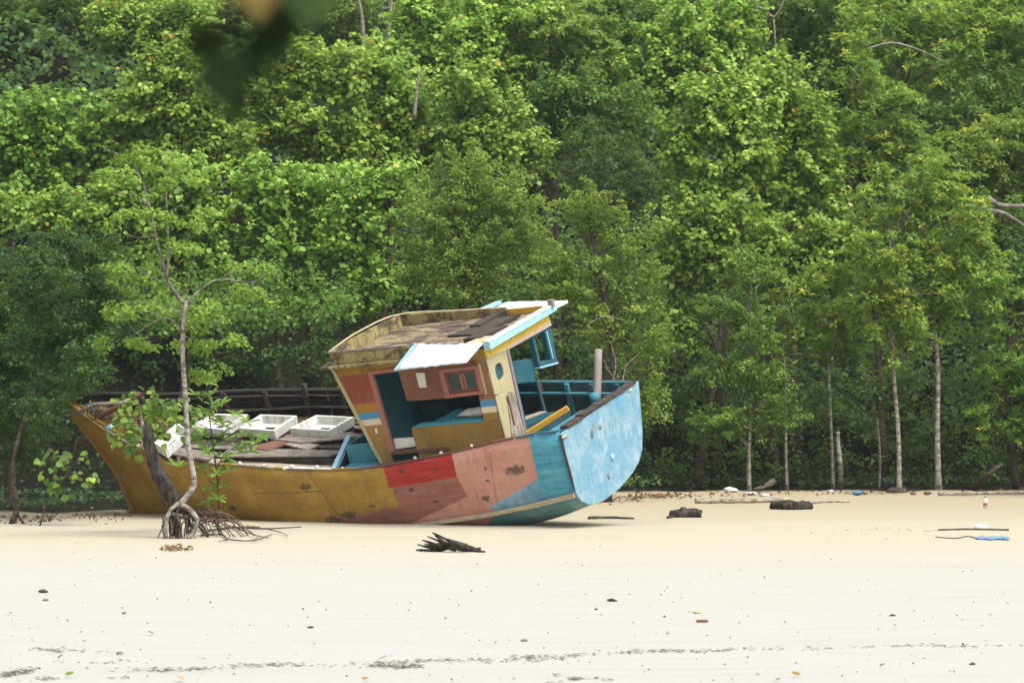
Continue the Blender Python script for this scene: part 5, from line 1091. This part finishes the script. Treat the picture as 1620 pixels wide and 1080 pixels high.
# fallen leaves, one by one
FL = {'green': leaf_proto('round', LM['M'], [.6], 1)[0], 'orange': leaf_proto('round', LM['H'], [1.0], 1)[0], 'yellow': leaf_proto('round', LM['H'], [.975], 1)[0], 'brown': leaf_proto('round', LM['R'], [.6], 1)[0]}
for u, v, c, sz, lb in [(107, 1071, 'green', .10, "green fallen leaf at the lower left"), (292, 1078, 'orange', .10, "orange fallen leaf cut by the lower frame edge left of centre"), (573, 1077, 'orange', .08, "orange fallen leaf at the lower edge near the middle"), (1258, 1070, 'orange', .10, "orange brown fallen leaf on the lower right sand"), (1225, 1078, 'brown', .07, "small brown leaf at the bottom edge left of the orange brown leaf"),
     (90, 1044, 'brown', .08, "brown fallen leaf above the green one at the lower left"), (598, 1046, 'yellow', .13, "yellowish fallen leaf on the dark wrack patch in the lower middle"), (1393, 1056, 'brown', .07, "brown fallen leaf right of the orange brown leaf"), (17, 972, 'brown', .09, "brown curled leaf at the left edge of the open sand"), (195, 974, 'brown', .07, "brown leaf on the open sand left of centre"), (243, 1005, 'brown', .08, "brown leaf between the wrack streak and the mangrove")]:
    o_ = bpy.data.objects.new("fallen_leaf", FL[c]); COL.objects.link(o_); o_.location = gp(u, v) + [0, 0, .02]; o_.rotation_euler = (random.uniform(-.3, .3), random.uniform(-.7, -.3), random.uniform(0, 6.28)); o_.scale = (sz,) * 3; setp(o_, lb, "leaf")
# heap of dry leaves below the roots
def flakes(name, label, pts, mat, seed, smin, smax, flat=.35):
    r = np.random.default_rng(seed); n = len(pts); P = np.array(pts); P[:, 2] += r.uniform(.003, .02, n); Nn = norm(np.array([0, 0, 1.0]) + r.normal(size=(n, 3)) * flat); D = r.normal(size=(n, 3)); D[:, 1] *= .5; D = norm(D)
    if flat <= .2: D = norm(D * [1, .12, .3])
    me = leaf_mesh(name, P, Nn, D, r.uniform(smin, smax, n), r.random(n), 'long' if flat <= .2 else 'kite', mat); o = link(name, me, None); o["kind"] = "stuff"; o["label"] = label; return o
r = np.random.default_rng(9)
flakes("dry_leaf_heap", "small heap of dry brown leaves on the sand below the mangrove roots", [gp(u, v) + [0, 0, .03 * r.random()] for u, v in zip(r.normal(275, 11, 80), r.normal(869, 1.8, 80))], LM['R'], 1, .05, .11, .8)
def band(u0, v0, u1, v1, sv, n, wav=1.0):
    t_ = r.random(n); u = u0 + (u1 - u0) * t_; v = v0 + (v1 - v0) * t_ + .8 * wav * np.sin(t_ * 9 + u0) + r.normal(0, sv * .85, n); return list(zip(u, v))
tw = leaf_mat("wrack_debris", [(0, (.14, .13, .12)), (.6, (.235, .22, .20)), (1, (.31, .29, .25))], .05)
wr = band(50, 1027, 215, 1034, 1.6, 420) + band(150, 1050, 215, 1044, 1.2, 90) + band(0, 1070, 55, 1060, 2.2, 320) + band(60, 1074, 90, 1074, 2, 80) + band(165, 1073, 210, 1072, 1, 80) + band(175, 1062, 560, 1050, 1.8, 700, 2) + band(560, 1050, 900, 1041, 2.0, 650, 2) + band(580, 1055, 665, 1055, 1.4, 420) + band(900, 1036, 1200, 1026, 1.6, 620, 2) + band(810, 1039, 900, 1040, 2, 200) + band(1200, 1027, 1640, 1020, 1.2, 460, 2) + band(868, 1069, 885, 1070, .8, 60) + band(900, 1074, 965, 1075, 1.6, 350) + band(860, 1080, 890, 1080, 1, 60) + band(1490, 838, 1590, 839, 1.5, 60) + band(1340, 838, 1500, 838, 1.3, 120)
wr = [(u, v) for u, v in wr if v < 1100 and (math.sin(u * .031) + math.sin(u * .083 + 1) + math.sin(u * .017 + 2) > -.2 or r.random() < .3) and r.random() < .5]
flakes("wrack_line", "broken dark streaks of washed up debris across the lower sand", [gp(u, v) for u, v in wr], tw, 3, .012, .075, .15)
sp_ = [(r.uniform(-40, 1660), 835 + 245 * r.random() ** .8) for _ in range(520)]
flakes("beach_specks", "tiny dark bits scattered over the sand", [gp(u, v) for u, v in sp_], tw, 4, .012, .05, .5)
lt = band(900, 796, 1100, 780, 3.0, 420) + band(1000, 786, 1250, 779, 2.5, 350) + band(1250, 779, 1640, 777, 2, 450) + band(0, 822, 210, 814, 5, 350)
flakes("leaf_litter", "brown leaf and twig litter along the forest edge", [gp(u, v) for u, v in lt], LM['R'], 6, .04, .13, .8)
flakes("bow_leaf_litter", "reddish dry leaves caught on the bow deck", [BO + BR @ np.array([x, y, zs(x) + .1 + .1 * r.random()]) for x, y in zip(r.uniform(10.2, 12.3, 420), r.normal(.1, .28, 420))], LM['R'], 7, .06, .13, .9)

# foreground branch, close to the camera and out of focus
Yf = 4.3; foot = np.array([-2.3, 4.6, 0.0]); foot[2] = float(terrain(foot[0], foot[1])); ft = empty("foreground_tree", foot, "blurred dark leaves hanging into the top left from a branch close to the camera", "tree")
local_tube(ft, foot, "trunk", [foot - [0, 0, .2], foot + [.1, 0, 1.8], foot + [0, 0, 3.6], foot + [-.1, .1, 5.5]], .16, .08, BK['brown'], 10)
h = W(385, -140, Yf); local_tube(ft, foot, "branch", [foot + [0, 0, 3.4], foot + [.9, 0, 4.0], (foot + [.9, 0, 4.0] + h) / 2 + [.2, 0, .05], h], .05, .006, BK['brown'], 7)
for pts in ([(385, -140), (380, -60), (352, 40), (370, 110)], [(385, -140), (410, -60), (415, 30)], [(385, -140), (450, -80), (476, -20)]): local_tube(ft, foot, "twig", wp(pts, Yf), .004, .0025, BK['brown'], 5)
LM['S'] = leaf_mat('shade_dark_hanging_leaf', [(0, (.007, .013, .005)), (1, (.012, .022, .008))], .03, .9, 0)  # leaf colour darkened and dulled to paint in the branch's shade
LM['S'].node_tree.nodes['Principled BSDF'].inputs['Specular IOR Level'].default_value = .05
FG = {'d': leaf_proto('kite', LM['S'], [.5], 1)[0], 'g': leaf_proto('kite', LM['D'], [.1], 1)[0], 'o': leaf_proto('kite', leaf_mat('yellowing_hanging_leaf', [(0, (.085, .045, .010)), (1, (.11, .06, .012))], .15, .9, 0), [.95], 1)[0], 'r': leaf_proto('kite', LM['R'], [.7], 1)[0]}
for a, c, k in [((316, 30), (345, 118), 'd'), ((342, 70), (370, 190), 'd'), ((372, 120), (380, 200), 'd'), ((340, 40), (304, 88), 'd'), ((432, 10), (442, 118), 'd'), ((396, 85), (388, 140), 'd'), ((414, -45), (409, 28), 'o'), ((440, -50), (452, 40), 'd'), ((474, -60), (488, 55), 'g'), ((500, -45), (512, 40), 'g'), ((350, 95), (350, 150), 'd')]:
    A, Cc = W(*a, Yf + random.uniform(-.05, .05)), W(*c, Yf + random.uniform(-.08, .05)); L_ = float(np.linalg.norm(Cc - A)); place_leaf(FG[k], ft, foot, A, Cc - A, [random.uniform(-.3, .3), -1, random.uniform(-.3, .1)], L_ * .95)

HAZE = 0.00018
if HAZE:
    b = MB().box(-310, 310, -70, 340, -3.0, 48); hz = b.build("haze", None); hz["kind"] = "stuff"
    m = bpy.data.materials.new("haze_air"); m.use_nodes = True; m.node_tree.nodes.remove(m.node_tree.nodes["Principled BSDF"])
    v = m.node_tree.nodes.new("ShaderNodeVolumePrincipled"); v.inputs["Color"].default_value = (.90, .93, .95, 1); v.inputs["Density"].default_value = HAZE; v.inputs["Anisotropy"].default_value = .2
    m.node_tree.links.new(v.outputs[0], m.node_tree.nodes["Material Output"].inputs["Volume"]); hz.data.materials.append(m)
    scene.cycles.volume_bounces = 0
